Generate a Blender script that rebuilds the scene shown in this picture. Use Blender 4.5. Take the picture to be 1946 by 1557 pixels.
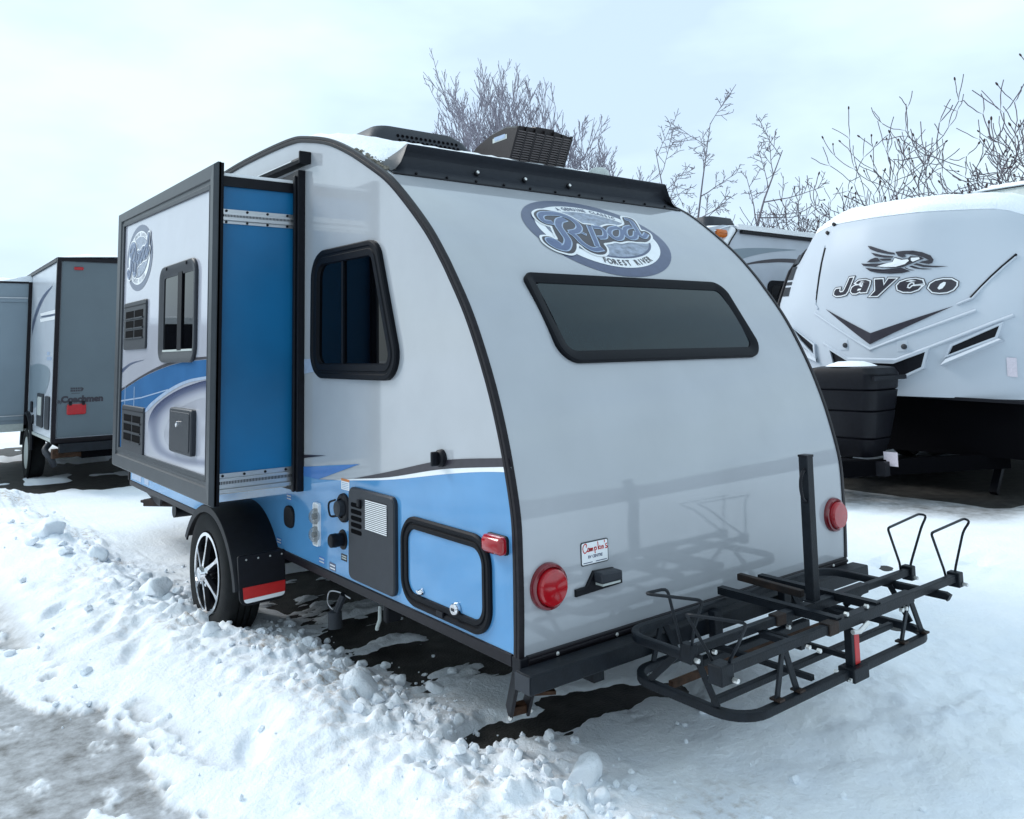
import bpy, bmesh, math, random
import numpy as np
from mathutils import Vector, geometry
for o in list(bpy.data.objects): bpy.data.objects.remove(o)
SC = bpy.context.scene
COL = SC.collection
R = math.radians
# ------------------------------------------------------------------ camera
cd = bpy.data.cameras.new('camera'); cam = bpy.data.objects.new('camera', cd); COL.objects.link(cam)
SC.camera = cam
from mathutils import Matrix
_r = Vector((0.79258469, -0.60938089, -0.02155105)); _u = Vector((-0.04552962, -0.09438836, 0.99449379)); _f = Vector((0.60805968, 0.78723933, 0.10255564))
cam.matrix_world = Matrix(((_r.x, _u.x, -_f.x, -1.71646), (_r.y, _u.y, -_f.y, -2.21940), (_r.z, _u.z, -_f.z, 1.00558), (0, 0, 0, 1)))
cd.lens = 28.7256; cd.sensor_width = 36; cd.sensor_fit = 'HORIZONTAL'; cd.shift_y = -0.13901
cd.clip_start = 0.05; cd.clip_end = 2000
# ------------------------------------------------------------------ sky and sun (overcast winter day)
SUN_EL, SUN_AZ = R(38), R(330)          # azimuth clockwise from +y
w = bpy.data.worlds.new('World'); SC.world = w; w.use_nodes = True
nt = w.node_tree; nt.nodes.clear()
out = nt.nodes.new('ShaderNodeOutputWorld'); mixs = nt.nodes.new('ShaderNodeMixShader')
b1 = nt.nodes.new('ShaderNodeBackground'); b2 = nt.nodes.new('ShaderNodeBackground')
sky = nt.nodes.new('ShaderNodeTexSky'); sky.sky_type = 'NISHITA'; sky.sun_disc = False
sky.sun_elevation = SUN_EL; sky.sun_rotation = SUN_AZ
nt.links.new(sky.outputs[0], b1.inputs[0]); b1.inputs[1].default_value = 0.1
tc = nt.nodes.new('ShaderNodeTexCoord'); mp = nt.nodes.new('ShaderNodeMapping'); mp.inputs['Scale'].default_value = (1.0, 1.0, 2.6)
ns = nt.nodes.new('ShaderNodeTexNoise'); ns.inputs['Scale'].default_value = 2.3; ns.inputs['Detail'].default_value = 5; ns.inputs['Roughness'].default_value = 0.5
cr = nt.nodes.new('ShaderNodeValToRGB')
cr.color_ramp.elements[0].position = 0.36; cr.color_ramp.elements[0].color = (0.475, 0.605, 0.75, 1)
cr.color_ramp.elements[1].position = 0.62; cr.color_ramp.elements[1].color = (0.645, 0.80, 0.86, 1)
nt.links.new(tc.outputs['Generated'], mp.inputs[0]); nt.links.new(mp.outputs[0], ns.inputs[0]); nt.links.new(ns.outputs[0], cr.inputs[0])
nt.links.new(cr.outputs[0], b2.inputs[0]); b2.inputs[1].default_value = 1.0
mixs.inputs[0].default_value = 0.92
nt.links.new(b1.outputs[0], mixs.inputs[1]); nt.links.new(b2.outputs[0], mixs.inputs[2]); nt.links.new(mixs.outputs[0], out.inputs[0])
sl = bpy.data.lights.new('sun', 'SUN'); so = bpy.data.objects.new('sun', sl); COL.objects.link(so)
sl.energy = 1.45; sl.angle = R(24); sl.color = (1.0, 0.98, 0.955)
_sd = Vector((math.sin(SUN_AZ) * math.cos(SUN_EL), math.cos(SUN_AZ) * math.cos(SUN_EL), math.sin(SUN_EL)))
so.rotation_euler = (-_sd).to_track_quat('-Z', 'Y').to_euler(); so.location = (-6, 4, 12)
SC.view_settings.view_transform = 'Standard'; SC.view_settings.look = 'None'
SC.view_settings.exposure = 0.6; SC.view_settings.gamma = 1.0; SC.view_settings.use_curve_mapping = False
SC.render.engine = 'CYCLES'
GZ = -0.5                               # ground level (z = 0 is the floor line of the near trailer)

# ------------------------------------------------------------------ materials
MATS = {}
def mat(name, col, rough=0.5, metal=0.0, var=0.12, scale=30.0, bump=0.0, bscale=80.0, coat=0.0, spec=0.5, stretch=None, alpha=1.0, trans=0.0, col2=None):
    if name in MATS: return MATS[name]
    m = bpy.data.materials.new(name); m.use_nodes = True; t = m.node_tree; p = t.nodes['Principled BSDF']
    p.inputs['Roughness'].default_value = rough; p.inputs['Metallic'].default_value = metal
    p.inputs['Coat Weight'].default_value = coat; p.inputs['Coat Roughness'].default_value = 0.05
    p.inputs['Specular IOR Level'].default_value = spec; p.inputs['Alpha'].default_value = alpha
    p.inputs['Transmission Weight'].default_value = trans
    c = t.nodes.new('ShaderNodeTexCoord'); n = t.nodes.new('ShaderNodeTexNoise')
    n.inputs['Scale'].default_value = scale; n.inputs['Detail'].default_value = 6
    src = c.outputs['Object']
    if stretch:
        q = t.nodes.new('ShaderNodeMapping'); q.inputs['Scale'].default_value = stretch
        t.links.new(src, q.inputs[0]); src = q.outputs[0]
    t.links.new(src, n.inputs[0])
    r = t.nodes.new('ShaderNodeValToRGB'); t.links.new(n.outputs[0], r.inputs[0])
    a = tuple(max(0, x * (1 - var)) for x in col); b = col2 if col2 else tuple(min(1, x * (1 + var)) for x in col)
    r.color_ramp.elements[0].position = 0.3; r.color_ramp.elements[0].color = (*a, 1)
    r.color_ramp.elements[1].position = 0.7; r.color_ramp.elements[1].color = (*b, 1)
    t.links.new(r.outputs[0], p.inputs['Base Color'])
    if bump:
        n2 = t.nodes.new('ShaderNodeTexNoise'); n2.inputs['Scale'].default_value = bscale; n2.inputs['Detail'].default_value = 4
        t.links.new(src, n2.inputs[0])
        bp = t.nodes.new('ShaderNodeBump'); bp.inputs['Strength'].default_value = bump; bp.inputs['Distance'].default_value = 0.01
        t.links.new(n2.outputs[0], bp.inputs['Height']); t.links.new(bp.outputs[0], p.inputs['Normal'])
    MATS[name] = m
    return m
M_GEL = mat('white_fibreglass', (0.405, 0.425, 0.455), 0.06, var=0.04, scale=4, bump=0.016, bscale=2.0, spec=0.7)
M_SLIDEWALL = mat('slide_white', (0.47, 0.48, 0.54), 0.08, var=0.03, scale=4, bump=0.012, bscale=2.0, spec=0.7)
M_BLUE = mat('blue_vinyl', (0.095, 0.285, 0.54), 0.07, var=0.04, scale=6, bump=0.012, bscale=2, spec=0.7)
M_BLUE2 = mat('mid_blue_vinyl', (0.07, 0.20, 0.50), 0.2, var=0.04)
M_SBLUE = mat('slide_side_blue', (0.003, 0.135, 0.315), 0.38, var=0.16, scale=2.2, bump=0.02, bscale=200)
M_TRIM = mat('bronze_black_trim', (0.010, 0.0085, 0.0115), 0.38, spec=0.2, var=0.3, scale=8, stretch=(1, 6, 6))
M_BLACK = mat('black_plastic', (0.006, 0.0065, 0.010), 0.45, spec=0.22, var=0.2, bump=0.08, bscale=300)
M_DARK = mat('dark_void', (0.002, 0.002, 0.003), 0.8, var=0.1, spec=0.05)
M_GREYP = mat('charcoal_plastic', (0.026, 0.030, 0.038), 0.45, spec=0.3, var=0.08, bump=0.1, bscale=350)
M_FLANGE = mat('dark_grey_aluminium', (0.052, 0.059, 0.067), 0.4, metal=0.2, spec=0.35, var=0.08, scale=12, bump=0.05, bscale=200)
M_FRAME = mat('black_window_frame', (0.004, 0.005, 0.008), 0.5, spec=0.14, var=0.12, bump=0.06, bscale=250)
M_GLASS = mat('tinted_glass', (0.001, 0.0012, 0.002), 0.02, var=0.05, spec=0.2)
M_GLASSR = mat('rear_tinted_glass', (0.008, 0.019, 0.022), 0.12, var=0.1, spec=0.4)
M_ALU = mat('aluminium', (0.62, 0.64, 0.66), 0.34, metal=0.85, var=0.1, scale=60, stretch=(0.2, 5, 5))
M_CHROME = mat('chrome', (0.8, 0.8, 0.82), 0.12, metal=1.0, var=0.05)
M_RED = mat('red_lens', (0.36, 0.004, 0.010), 0.12, var=0.1, coat=0.6)
M_REDD = mat('dark_red_lens', (0.16, 0.004, 0.010), 0.14, var=0.1, coat=0.6)
M_REDREF = mat('red_reflector', (0.5, 0.012, 0.012), 0.3, var=0.05)
M_WHITE = mat('white_print', (0.82, 0.84, 0.86), 0.35, var=0.02)
M_PURP = mat('slate_blue_print', (0.075, 0.095, 0.165), 0.28, var=0.08)
M_DKPRINT = mat('dark_plum_print', (0.030, 0.026, 0.036), 0.3, var=0.15)
M_LTPRINT = mat('pale_blue_print', (0.36, 0.45, 0.60), 0.3, var=0.1)
M_MIDPRINT = mat('mid_blue_print', (0.085, 0.125, 0.24), 0.3, var=0.1)
M_BAND = mat('deep_blue_print', (0.05, 0.165, 0.37), 0.12, var=0.1, scale=5)
M_PIC = mat('grey_picture_print', (0.26, 0.30, 0.38), 0.35, var=0.45, scale=26, stretch=(1, 1, 2.5))
M_RUBBER = mat('tyre_rubber', (0.008, 0.009, 0.010), 0.75, spec=0.25, var=0.25, bump=0.2, bscale=120)
M_STEEL = mat('black_steel', (0.006, 0.0085, 0.0125), 0.45, spec=0.22, var=0.3, scale=25, bump=0.12, bscale=160)
M_RUST = mat('rusty_steel', (0.012, 0.011, 0.012), 0.6, spec=0.25, var=0.3, scale=18, bump=0.2, bscale=160, col2=(0.035, 0.020, 0.014))
M_RUST2 = mat('rust_brown_steel', (0.045, 0.022, 0.012), 0.7, spec=0.2, var=0.5, scale=30, bump=0.2, bscale=160)
M_ZINC = mat('zinc_bolt', (0.7, 0.7, 0.68), 0.35, metal=0.7, var=0.1)
M_GRAYBODY = mat('grey_fibreglass', (0.098, 0.128, 0.148), 0.3, var=0.05, scale=3)
M_GRAYSLIDE = mat('pale_grey_slide_side', (0.22, 0.275, 0.32), 0.4, var=0.04, scale=3)
M_COACHW = mat('coach_white', (0.50, 0.54, 0.60), 0.25, var=0.04, scale=3)
M_CAP = mat('white_cap_gelcoat', (0.50, 0.545, 0.605), 0.45, spec=0.25, var=0.02, scale=2)
M_AMBER = mat('amber_lens', (0.55, 0.13, 0.01), 0.15, var=0.1)
M_BROWNV = mat('brown_vent_plastic', (0.020, 0.016, 0.017), 0.4, spec=0.3, var=0.12, bump=0.1, bscale=200)
M_LOUV = mat('taupe_louvre', (0.085, 0.07, 0.07), 0.5, var=0.1)
M_OFFW = mat('offwhite_plastic', (0.48, 0.52, 0.50), 0.45, var=0.08)
M_TAN = mat('tan_sealant', (0.17, 0.155, 0.125), 0.9, var=0.5, scale=90, bump=0.6, bscale=150)
M_ORANGE = mat('orange_label', (0.6, 0.2, 0.05), 0.5)
M_CLEAR = mat('smoky_clear_plastic', (0.30, 0.31, 0.31), 0.08, var=0.15, scale=20, alpha=0.45)
M_PINK = mat('pinkish_paper', (0.66, 0.60, 0.66), 0.6, var=0.08, scale=60)

# snow: bright, bluish-white, grainy; slush attribute shows wet grey ice and the white trailer's painted shade, dirt attribute brown grit
def snow_mat():
    m = bpy.data.materials.new('snow'); m.use_nodes = True; t = m.node_tree; p = t.nodes['Principled BSDF']
    p.inputs['Specular IOR Level'].default_value = 0.25
    tc = t.nodes.new('ShaderNodeTexCoord')
    def noise(s, d=6, rg=0.55):
        n = t.nodes.new('ShaderNodeTexNoise'); n.inputs['Scale'].default_value = s; n.inputs['Detail'].default_value = d
        n.inputs['Roughness'].default_value = rg; t.links.new(tc.outputs['Object'], n.inputs[0]); return n
    def ramp(src, p0, c0, p1, c1):
        r = t.nodes.new('ShaderNodeValToRGB'); e = r.color_ramp.elements
        e[0].position = p0; e[0].color = (*c0, 1); e[1].position = p1; e[1].color = (*c1, 1); t.links.new(src, r.inputs[0]); return r
    def mixc(f, a, b):
        x = t.nodes.new('ShaderNodeMix'); x.data_type = 'RGBA'; t.links.new(f, x.inputs[0]); t.links.new(a, x.inputs[6]); t.links.new(b, x.inputs[7]); return x.outputs[2]
    base = ramp(noise(5).outputs[0], 0.3, (0.83, 0.875, 0.935), 0.7, (0.89, 0.92, 0.95))
    slush_shade = ramp(noise(9, 10, 0.7).outputs[0], 0.34, (0.14, 0.133, 0.125), 0.66, (0.50, 0.515, 0.54))
    brown = ramp(noise(60, 6).outputs[0], 0.3, (0.25, 0.18, 0.12), 0.7, (0.60, 0.53, 0.46))
    at = t.nodes.new('ShaderNodeAttribute'); at.attribute_name = 'slush_shade'
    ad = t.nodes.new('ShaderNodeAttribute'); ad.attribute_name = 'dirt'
    c1 = mixc(at.outputs['Fac'], base.outputs[0], slush_shade.outputs[0])
    dn = t.nodes.new('ShaderNodeMath'); dn.operation = 'MULTIPLY'
    dr = ramp(noise(22, 6, 0.6).outputs[0], 0.48, (0, 0, 0), 0.66, (1, 1, 1))
    t.links.new(dr.outputs[0], dn.inputs[0]); t.links.new(ad.outputs['Fac'], dn.inputs[1])
    c2 = mixc(dn.outputs[0], c1, brown.outputs[0])
    t.links.new(c2, p.inputs['Base Color'])
    rr = t.nodes.new('ShaderNodeMapRange'); t.links.new(at.outputs['Fac'], rr.inputs[0]); rr.inputs[3].default_value = 0.85; rr.inputs[4].default_value = 0.3
    t.links.new(rr.outputs[0], p.inputs['Roughness'])
    bp = t.nodes.new('ShaderNodeBump'); bp.inputs['Strength'].default_value = 0.8; bp.inputs['Distance'].default_value = 0.012
    n1 = noise(38, 8, 0.62); t.links.new(n1.outputs[0], bp.inputs['Height'])
    bq = t.nodes.new('ShaderNodeBump'); bq.inputs['Strength'].default_value = 0.25; bq.inputs['Distance'].default_value = 0.004
    n3 = noise(220, 3, 0.6); t.links.new(n3.outputs[0], bq.inputs['Height']); t.links.new(bp.outputs[0], bq.inputs['Normal'])
    for b_, v_ in ((bp, 0.8), (bq, 0.25)):
        mr = t.nodes.new('ShaderNodeMapRange'); mr.inputs[3].default_value = v_; mr.inputs[4].default_value = v_ * .3; t.links.new(at.outputs['Fac'], mr.inputs[0]); t.links.new(mr.outputs[0], b_.inputs['Strength'])
    t.links.new(bq.outputs[0], p.inputs['Normal'])
    return m
M_SNOW = snow_mat()
M_ASPH = mat('wet_asphalt', (0.018, 0.0175, 0.017), 0.6, spec=0.3, var=0.45, scale=9, bump=0.6, bscale=90, col2=(0.050, 0.047, 0.043))
M_BARK = mat('grey_bark', (0.16, 0.145, 0.17), 0.9, var=0.25, scale=20)
M_TWIG = mat('pale_twig', (0.26, 0.245, 0.29), 0.9, var=0.2, scale=20)
M_SUMAC = mat('sumac_bark', (0.105, 0.09, 0.108), 0.9, var=0.3, scale=20)
M_SEED = mat('dark_seed_head', (0.05, 0.03, 0.03), 0.95, var=0.3)

# ------------------------------------------------------------------ mesh builder
class MB:
    def __init__(s): s.v = []; s.f = []
    def add(s, vs, fs):
        n = len(s.v); s.v += [tuple(x) for x in vs]; s.f += [tuple(i + n for i in q) for q in fs]; return s
    def box(s, x0, x1, y0, y1, z0, z1):
        return s.add([(x0, y0, z0), (x1, y0, z0), (x1, y1, z0), (x0, y1, z0), (x0, y0, z1), (x1, y0, z1), (x1, y1, z1), (x0, y1, z1)],
                     [(3, 2, 1, 0), (4, 5, 6, 7), (0, 1, 5, 4), (1, 2, 6, 5), (2, 3, 7, 6), (3, 0, 4, 7)])
    def bar(s, a, b, wd, ht, up=(0, 0, 1)):
        a = Vector(a); b = Vector(b); d = (b - a).normalized(); u = Vector(up); sx = d.cross(u)
        if sx.length < 1e-4: sx = d.cross(Vector((0, 1, 0)))
        sx.normalize(); uz = sx.cross(d)
        vs = []
        for p in (a, b):
            for i, j in ((-1, -1), (1, -1), (1, 1), (-1, 1)): vs.append(p + sx * (i * wd / 2) + uz * (j * ht / 2))
        return s.add(vs, [(3, 2, 1, 0), (4, 5, 6, 7), (0, 1, 5, 4), (1, 2, 6, 5), (2, 3, 7, 6), (3, 0, 4, 7)])
    def loft(s, rings, closed=True, cap0=True, cap1=True):
        n = len(rings[0]); vs = [p for r in rings for p in r]; fs = []
        for k in range(len(rings) - 1):
            for i in range(n if closed else n - 1):
                j = (i + 1) % n; fs.append((k * n + i, k * n + j, (k + 1) * n + j, (k + 1) * n + i))
        if cap0: fs.append(tuple(reversed(range(n))))
        if cap1: fs.append(tuple((len(rings) - 1) * n + i for i in range(n)))
        return s.add(vs, fs)
    def tube(s, pts, r, n=8, closed=False, sec=None, up=None):
        pts = [Vector(p) for p in pts]; N = len(pts); rr = r if isinstance(r, (list, tuple)) else [r] * N
        T = []
        for i in range(N):
            if closed: d = pts[(i + 1) % N] - pts[i - 1]
            else: d = pts[min(i + 1, N - 1)] - pts[max(i - 1, 0)]
            T.append(d.normalized() if d.length > 1e-9 else Vector((0, 0, 1)))
        u = Vector(up) if up else (Vector((0, 0, 1)) if abs(T[0].z) < .9 else Vector((1, 0, 0)))
        rings = []
        for i in range(N):
            u = (u - T[i] * u.dot(T[i]))
            if u.length < 1e-6: u = T[i].orthogonal()
            u.normalize(); b = T[i].cross(u)
            if sec: rings.append([pts[i] + b * a + u * c for a, c in sec])
            else: rings.append([pts[i] + (b * math.cos(2 * math.pi * k / n) + u * math.sin(2 * math.pi * k / n)) * rr[i] for k in range(n)])
        if closed: rings.append(rings[0]); return s.loft(rings, True, False, False)
        return s.loft(rings)
    def lathe(s, prof, c, ax, n=32, cap0=True, cap1=True):
        c = Vector(c); ax = Vector(ax).normalized(); u = ax.orthogonal().normalized(); v = ax.cross(u)
        return s.loft([[c + ax * h + (u * math.cos(2 * math.pi * k / n) + v * math.sin(2 * math.pi * k / n)) * r for k in range(n)] for r, h in prof], True, cap0, cap1)
WL = {}
def wloc(o): return WL.get(o.name, Vector((0, 0, 0)))
def tag(o, label=None, cat=None, group=None, kind=None):
    if label: o['label'] = label
    if cat: o['category'] = cat
    if group: o['group'] = group
    if kind: o['kind'] = kind
    return o
def empty(name, loc, label, cat, group=None):
    o = bpy.data.objects.new(name, None); COL.objects.link(o); o.location = loc; o.empty_display_size = 0.3
    WL[o.name] = Vector(loc); return tag(o, label, cat, group)
def obj(name, mb, m, parent=None, smooth=None, bevel=0, seg=2, **kw):
    me = bpy.data.meshes.new(name)
    vs = np.array(mb.v, float); c = (vs.min(0) + vs.max(0)) / 2
    me.from_pydata((vs - c).tolist(), [], mb.f); me.materials.append(m); me.update()
    if smooth is not None:
        me.polygons.foreach_set('use_smooth', [True] * len(me.polygons)); me.set_sharp_from_angle(angle=R(smooth))
    o = bpy.data.objects.new(name, me); COL.objects.link(o)
    WL[o.name] = Vector(c)
    if parent is not None: o.parent = parent; o.location = Vector(c) - wloc(parent)
    else: o.location = c
    if bevel:
        b = o.modifiers.new('bevel', 'BEVEL'); b.width = bevel; b.segments = seg; b.limit_method = 'ANGLE'; b.angle_limit = R(35)
    return tag(o, **kw)
# ---- 2D helpers
def cat_rom(pts, k=6, closed=False):
    P = [np.array(p, float) for p in pts]; n = len(P); o = []
    rng = range(n) if closed else range(n - 1)
    for i in rng:
        p0 = P[i - 1] if (closed or i > 0) else 2 * P[0] - P[1]; p1 = P[i]; p2 = P[(i + 1) % n]
        p3 = P[(i + 2) % n] if (closed or i + 2 < n) else 2 * P[-1] - P[-2]
        for j in range(k):
            t = j / k
            o.append(tuple(0.5 * (2 * p1 + (p2 - p0) * t + (2 * p0 - 5 * p1 + 4 * p2 - p3) * t * t + (3 * p1 - p0 - 3 * p2 + p3) * t ** 3)))
    if not closed: o.append(tuple(P[-1]))
    return o
def area(p): return 0.5 * sum(p[i][0] * p[(i + 1) % len(p)][1] - p[(i + 1) % len(p)][0] * p[i][1] for i in range(len(p)))
def inset(poly, d):
    """move every edge of a counter-clockwise polygon inwards by d"""
    n = len(poly); o = []
    for i in range(n):
        p0 = Vector(poly[i - 1]); p1 = Vector(poly[i]); p2 = Vector(poly[(i + 1) % n])
        e1 = (p1 - p0).normalized(); e2 = (p2 - p1).normalized(); n1 = Vector((-e1.y, e1.x)); n2 = Vector((-e2.y, e2.x))
        b = n1 + n2; k = d / max(0.35, (1 + n1.dot(n2))) if b.length > 1e-6 else d
        o.append(tuple(p1 + b * k))
    return o
def fillet(poly, r, n=6):
    o = []; N = len(poly); rs = r if isinstance(r, (list, tuple)) else [r] * N
    for i in range(N):
        p0 = Vector(poly[i - 1]); p1 = Vector(poly[i]); p2 = Vector(poly[(i + 1) % N])
        a = (p0 - p1).normalized(); b = (p2 - p1).normalized(); ang = a.angle(b); rr = max(rs[i], 1e-4)
        t = rr / math.tan(ang / 2); c = p1 + (a + b).normalized() * (rr / math.sin(ang / 2))
        s = p1 + a * t - c; e = p1 + b * t - c; tot = s.angle_signed(e) if s.length > 1e-9 else 0
        for k in range(n + 1):
            th = -tot * k / n; q = Vector((s.x * math.cos(th) - s.y * math.sin(th), s.x * math.sin(th) + s.y * math.cos(th))); o.append(tuple(c + q))
    return o
def rect(u0, u1, v0, v1): return [(u0, v0), (u1, v0), (u1, v1), (u0, v1)]
def frame_rings(poly, r, steps, mp, n=6):
    """steps: (inset, height); rounded outline moved inwards by inset, raised by height"""
    out = []
    for d, h in steps:
        rs = [max(0.004, q - d) for q in r] if isinstance(r, (list, tuple)) else max(0.004, r - d)
        out.append([mp(u, v, h) for u, v in fillet(inset(poly, d), rs, n)])
    return out
def plate(poly2, mp, h0, h1, edge=0.0):
    mb = MB(); rings = [[mp(u, v, h0) for u, v in poly2], [mp(u, v, h1 - edge) for u, v in poly2]]
    if edge: rings.append([mp(u, v, h1) for u, v in inset(poly2, edge)])
    return mb.loft(rings)
def disc2(cu, cv, ru, rv, n=40): return [(cu + ru * math.cos(2 * math.pi * k / n), cv + rv * math.sin(2 * math.pi * k / n)) for k in range(n)]
def flat2d(polys, maxe=None):
    """fill 2D polygons; returns verts, faces with edges shorter than maxe"""
    bm = bmesh.new()
    for p in polys:
        if area(p) < 0: p = p[::-1]
        vs = [bm.verts.new((a, b, 0)) for a, b in p]
        tr = geometry.tessellate_polygon([[Vector((a, b, 0)) for a, b in p]])
        for t in tr:
            try: f = bm.faces.new([vs[i] for i in t])
            except ValueError: pass
    if maxe:
        for it in range(5):
            es = [e for e in bm.edges if e.calc_length() > maxe]
            if not es: break
            bmesh.ops.subdivide_edges(bm, edges=es, cuts=1); bmesh.ops.triangulate(bm, faces=bm.faces[:])
    bm.verts.index_update()
    v = [tuple(x.co) for x in bm.verts]; f = []
    for q in bm.faces:
        i = [x.index for x in q.verts]; f.append(tuple(i) if q.normal.z >= 0 else tuple(reversed(i)))
    bm.free(); return v, f
def decal(name, polys, mp, h, m, parent, maxe=None, **kw):
    v, f = flat2d(polys, maxe); mb = MB().add([mp(a, b, h) for a, b, _ in v], f)
    return obj(name, mb, m, parent, **kw)
def ribbon(path, wd, k=5, taper=False):
    """stroke of width wd along a path, as quads"""
    p = cat_rom(path, k) if len(path) > 2 else [tuple(map(float, q)) for q in path]
    n = len(p); L = []; Rr = []
    for i in range(n):
        d = Vector(p[min(i + 1, n - 1)]) - Vector(p[max(i - 1, 0)]); d.normalize(); nn = Vector((-d.y, d.x))
        ww = wd / 2 * (min(1, 0.35 + 2.5 * min(i, n - 1 - i) / n) if taper else 1)
        e = d * (wd * .3) * (-1 if i == 0 else (1 if i == n - 1 else 0))
        L.append(tuple(Vector(p[i]) + nn * ww + e)); Rr.append(tuple(Vector(p[i]) - nn * ww + e))
    return [[Rr[i], Rr[i + 1], L[i + 1], L[i]] for i in range(n - 1)]
def text2d(s, size, bold=0.0, shear=0.0, sx=1.0, align='CENTER'):
    cu = bpy.data.curves.new('txt', 'FONT'); cu.body = s; cu.size = size; cu.align_x = align; cu.align_y = 'CENTER'; cu.offset = bold; cu.shear = shear
    cu.resolution_u = 3
    o = bpy.data.objects.new('txt', cu); COL.objects.link(o)
    dg = bpy.context.evaluated_depsgraph_get(); me = bpy.data.meshes.new_from_object(o.evaluated_get(dg))
    v = [(x.co.x * sx, x.co.y) for x in me.vertices]; f = [tuple(p.vertices) for p in me.polygons]
    bpy.data.objects.remove(o); bpy.data.meshes.remove(me); bpy.data.curves.remove(cu); return v, f
def text_decal(name, s, size, mp, h, m, parent, place, **kw):
    v, f = text2d(s, size, **kw); mb = MB().add([mp(*place(a, b), h) for a, b in v], f); return obj(name, mb, m, parent)
# ------------------------------------------------------------------ the near trailer
W = 1.96
PROF0 = [(0, 0), (-.006, .15), (-.006, .3), (0, .45), (.035, .615), (.078, .76), (.136, .91), (.215, 1.072), (.285, 1.19), (.375, 1.315), (.428, 1.383), (.522, 1.49), (.631, 1.592), (.76, 1.70), (.873, 1.783), (1.012, 1.862), (1.225, 1.972), (1.461, 2.07), (1.72, 2.14), (1.92, 2.175), (2.33, 2.195), (2.85, 2.20), (3.3, 2.175), (3.8, 2.08), (4.3, 1.90), (4.75, 1.62), (5.05, 1.28), (5.25, .85), (5.34, .45), (5.35, 0)]
PROF = cat_rom(PROF0, 5)
_rp = [p for p in PROF if p[0] <= 2.33]
_ry = np.array([p[0] for p in _rp]); _rz = np.array([p[1] for p in _rp])
_rs = np.concatenate([[0], np.cumsum(np.hypot(np.diff(_ry), np.diff(_rz)))])
def rear_s(x, s, h=0.0):
    y = float(np.interp(s, _rs, _ry)); z = float(np.interp(s, _rs, _rz)); e = 0.03
    dy = float(np.interp(s + e, _rs, _ry) - np.interp(s - e, _rs, _ry)); dz = float(np.interp(s + e, _rs, _rz) - np.interp(s - e, _rs, _rz)); l = math.hypot(dy, dz)
    return (x, y - dz / l * h, z + dy / l * h)
def s_of_z(z): return float(np.interp(z, _rz, _rs))
def MR(u, v, h): return rear_s(u, s_of_z(v), h)
def ML(u, v, h): return (-h, u, v)
XS = -0.43
def MS(u, v, h): return (XS - h, u, v)

T = empty('camping_trailer', (W / 2, 2.4, GZ), 'small rounded white and blue camping trailer with its slide-out room extended, parked in the snow', 'camping trailer')
mb = MB()
mb.loft([[(x, y, z) for y, z in PROF] for x in (0, W)], closed=True, cap0=False, cap1=False)
body = obj('body', mb, M_GEL, T, smooth=35)
for x in (0, W):
    obj('side_wall', MB().add([(x, y, z) for y, z in PROF], [tuple(range(len(PROF)))]), M_GEL, T)
# edge trims along both sides
def prof_frames(P):
    o = []
    for i, (y, z) in enumerate(P):
        a = P[max(i - 1, 0)]; b = P[min(i + 1, len(P) - 1)]; dy, dz = b[0] - a[0], b[1] - a[1]; l = math.hypot(dy, dz); o.append((y, z, -dz / l, dy / l))
    return o
for x, sg in ((0, -1), (W, 1)):
    rings = []
    for y, z, ny, nz in prof_frames(PROF):
        q = [(x + sg * .008, -.030), (x + sg * .011, -.023), (x + sg * .011, -.014), (x + sg * .008, -.011), (x + sg * .011, -.008), (x + sg * .011, .004), (x - sg * .001, .006), (x - sg * .010, .005), (x - sg * .010, -.003), (x, -.030)]
        rings.append([(a, y + ny * d, z + nz * d) for a, d in q])
    obj('edge_trim', MB().loft(rings), M_TRIM, T, smooth=30)
obj('corner_cap', MB().box(-.012, .03, -.012, .035, -.05, .002), M_BLACK, T, bevel=.004)
mb = MB().box(.02, W - .012, -.016, .02, -.034, .004); mb.box(.02, W - .012, -.022, -.012, -.016, -.004)
obj('rear_sill', mb, M_TRIM, T, bevel=.003)
obj('side_sill', MB().box(-.010, .02, .04, 5.3, -.036, .002), M_TRIM, T, bevel=.003)
for k in range(7): obj('screw', MB().lathe([(.0001, .005), (.006, .003), (.007, 0)], (.14 + k * .28, -.022, -.010), (0, -1, 0), 8), M_ZINC, T)
# underbody
obj('floor_pan', MB().box(.03, W - .03, .04, 5.28, -.06, -.005), M_DARK, T)
for x in (.34, 1.58): obj('chassis_rail', MB().box(x, x + .05, .02, 5.6, -.17, -.061), M_STEEL, T)
obj('axle', MB().tube([(-.08, 2.48, -.16), (W + .08, 2.48, -.16)], .03, 10), M_STEEL, T)
obj('drain_pipe', MB().tube([(-.0, 4.02, -.075), (.9, 4.02, -.085)], .05, 16), M_STEEL, T, smooth=40)
obj('holding_tank', MB().box(.45, 1.5, 1.1, 2.0, -.21, -.062), M_DARK, T, bevel=.03)
mb = MB().tube([(.12, 1.55, -.15), (.10, 1.60, -.25), (.10, 1.60, -.255)], .018, 8); mb.lathe([(.034, 0), (.034, .075), (.02, .085)], (.10, 1.60, -.315), (0, .1, 1), 16)
obj('drain_cap', mb, M_GREYP, T, smooth=40)
obj('cap_cord', MB().tube(cat_rom([(.1, 1.6, -.24), (.09, 1.66, -.21), (.1, 1.67, -.16), (.12, 1.6, -.15), (.13, 1.5, -.16)], 6), .0035, 5), M_ALU, T)
mb = MB().box(.14, .22, 1.16, 1.20, -.20, -.06); obj('drain_valve', mb, M_BLACK, T, bevel=.01)
obj('valve_handle', MB().tube([(.15, 1.24, -.14), (.145, 1.235, -.20), (.14, 1.25, -.235), (.142, 1.255, -.245)], .009, 8), M_OFFW, T, smooth=40)
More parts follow.
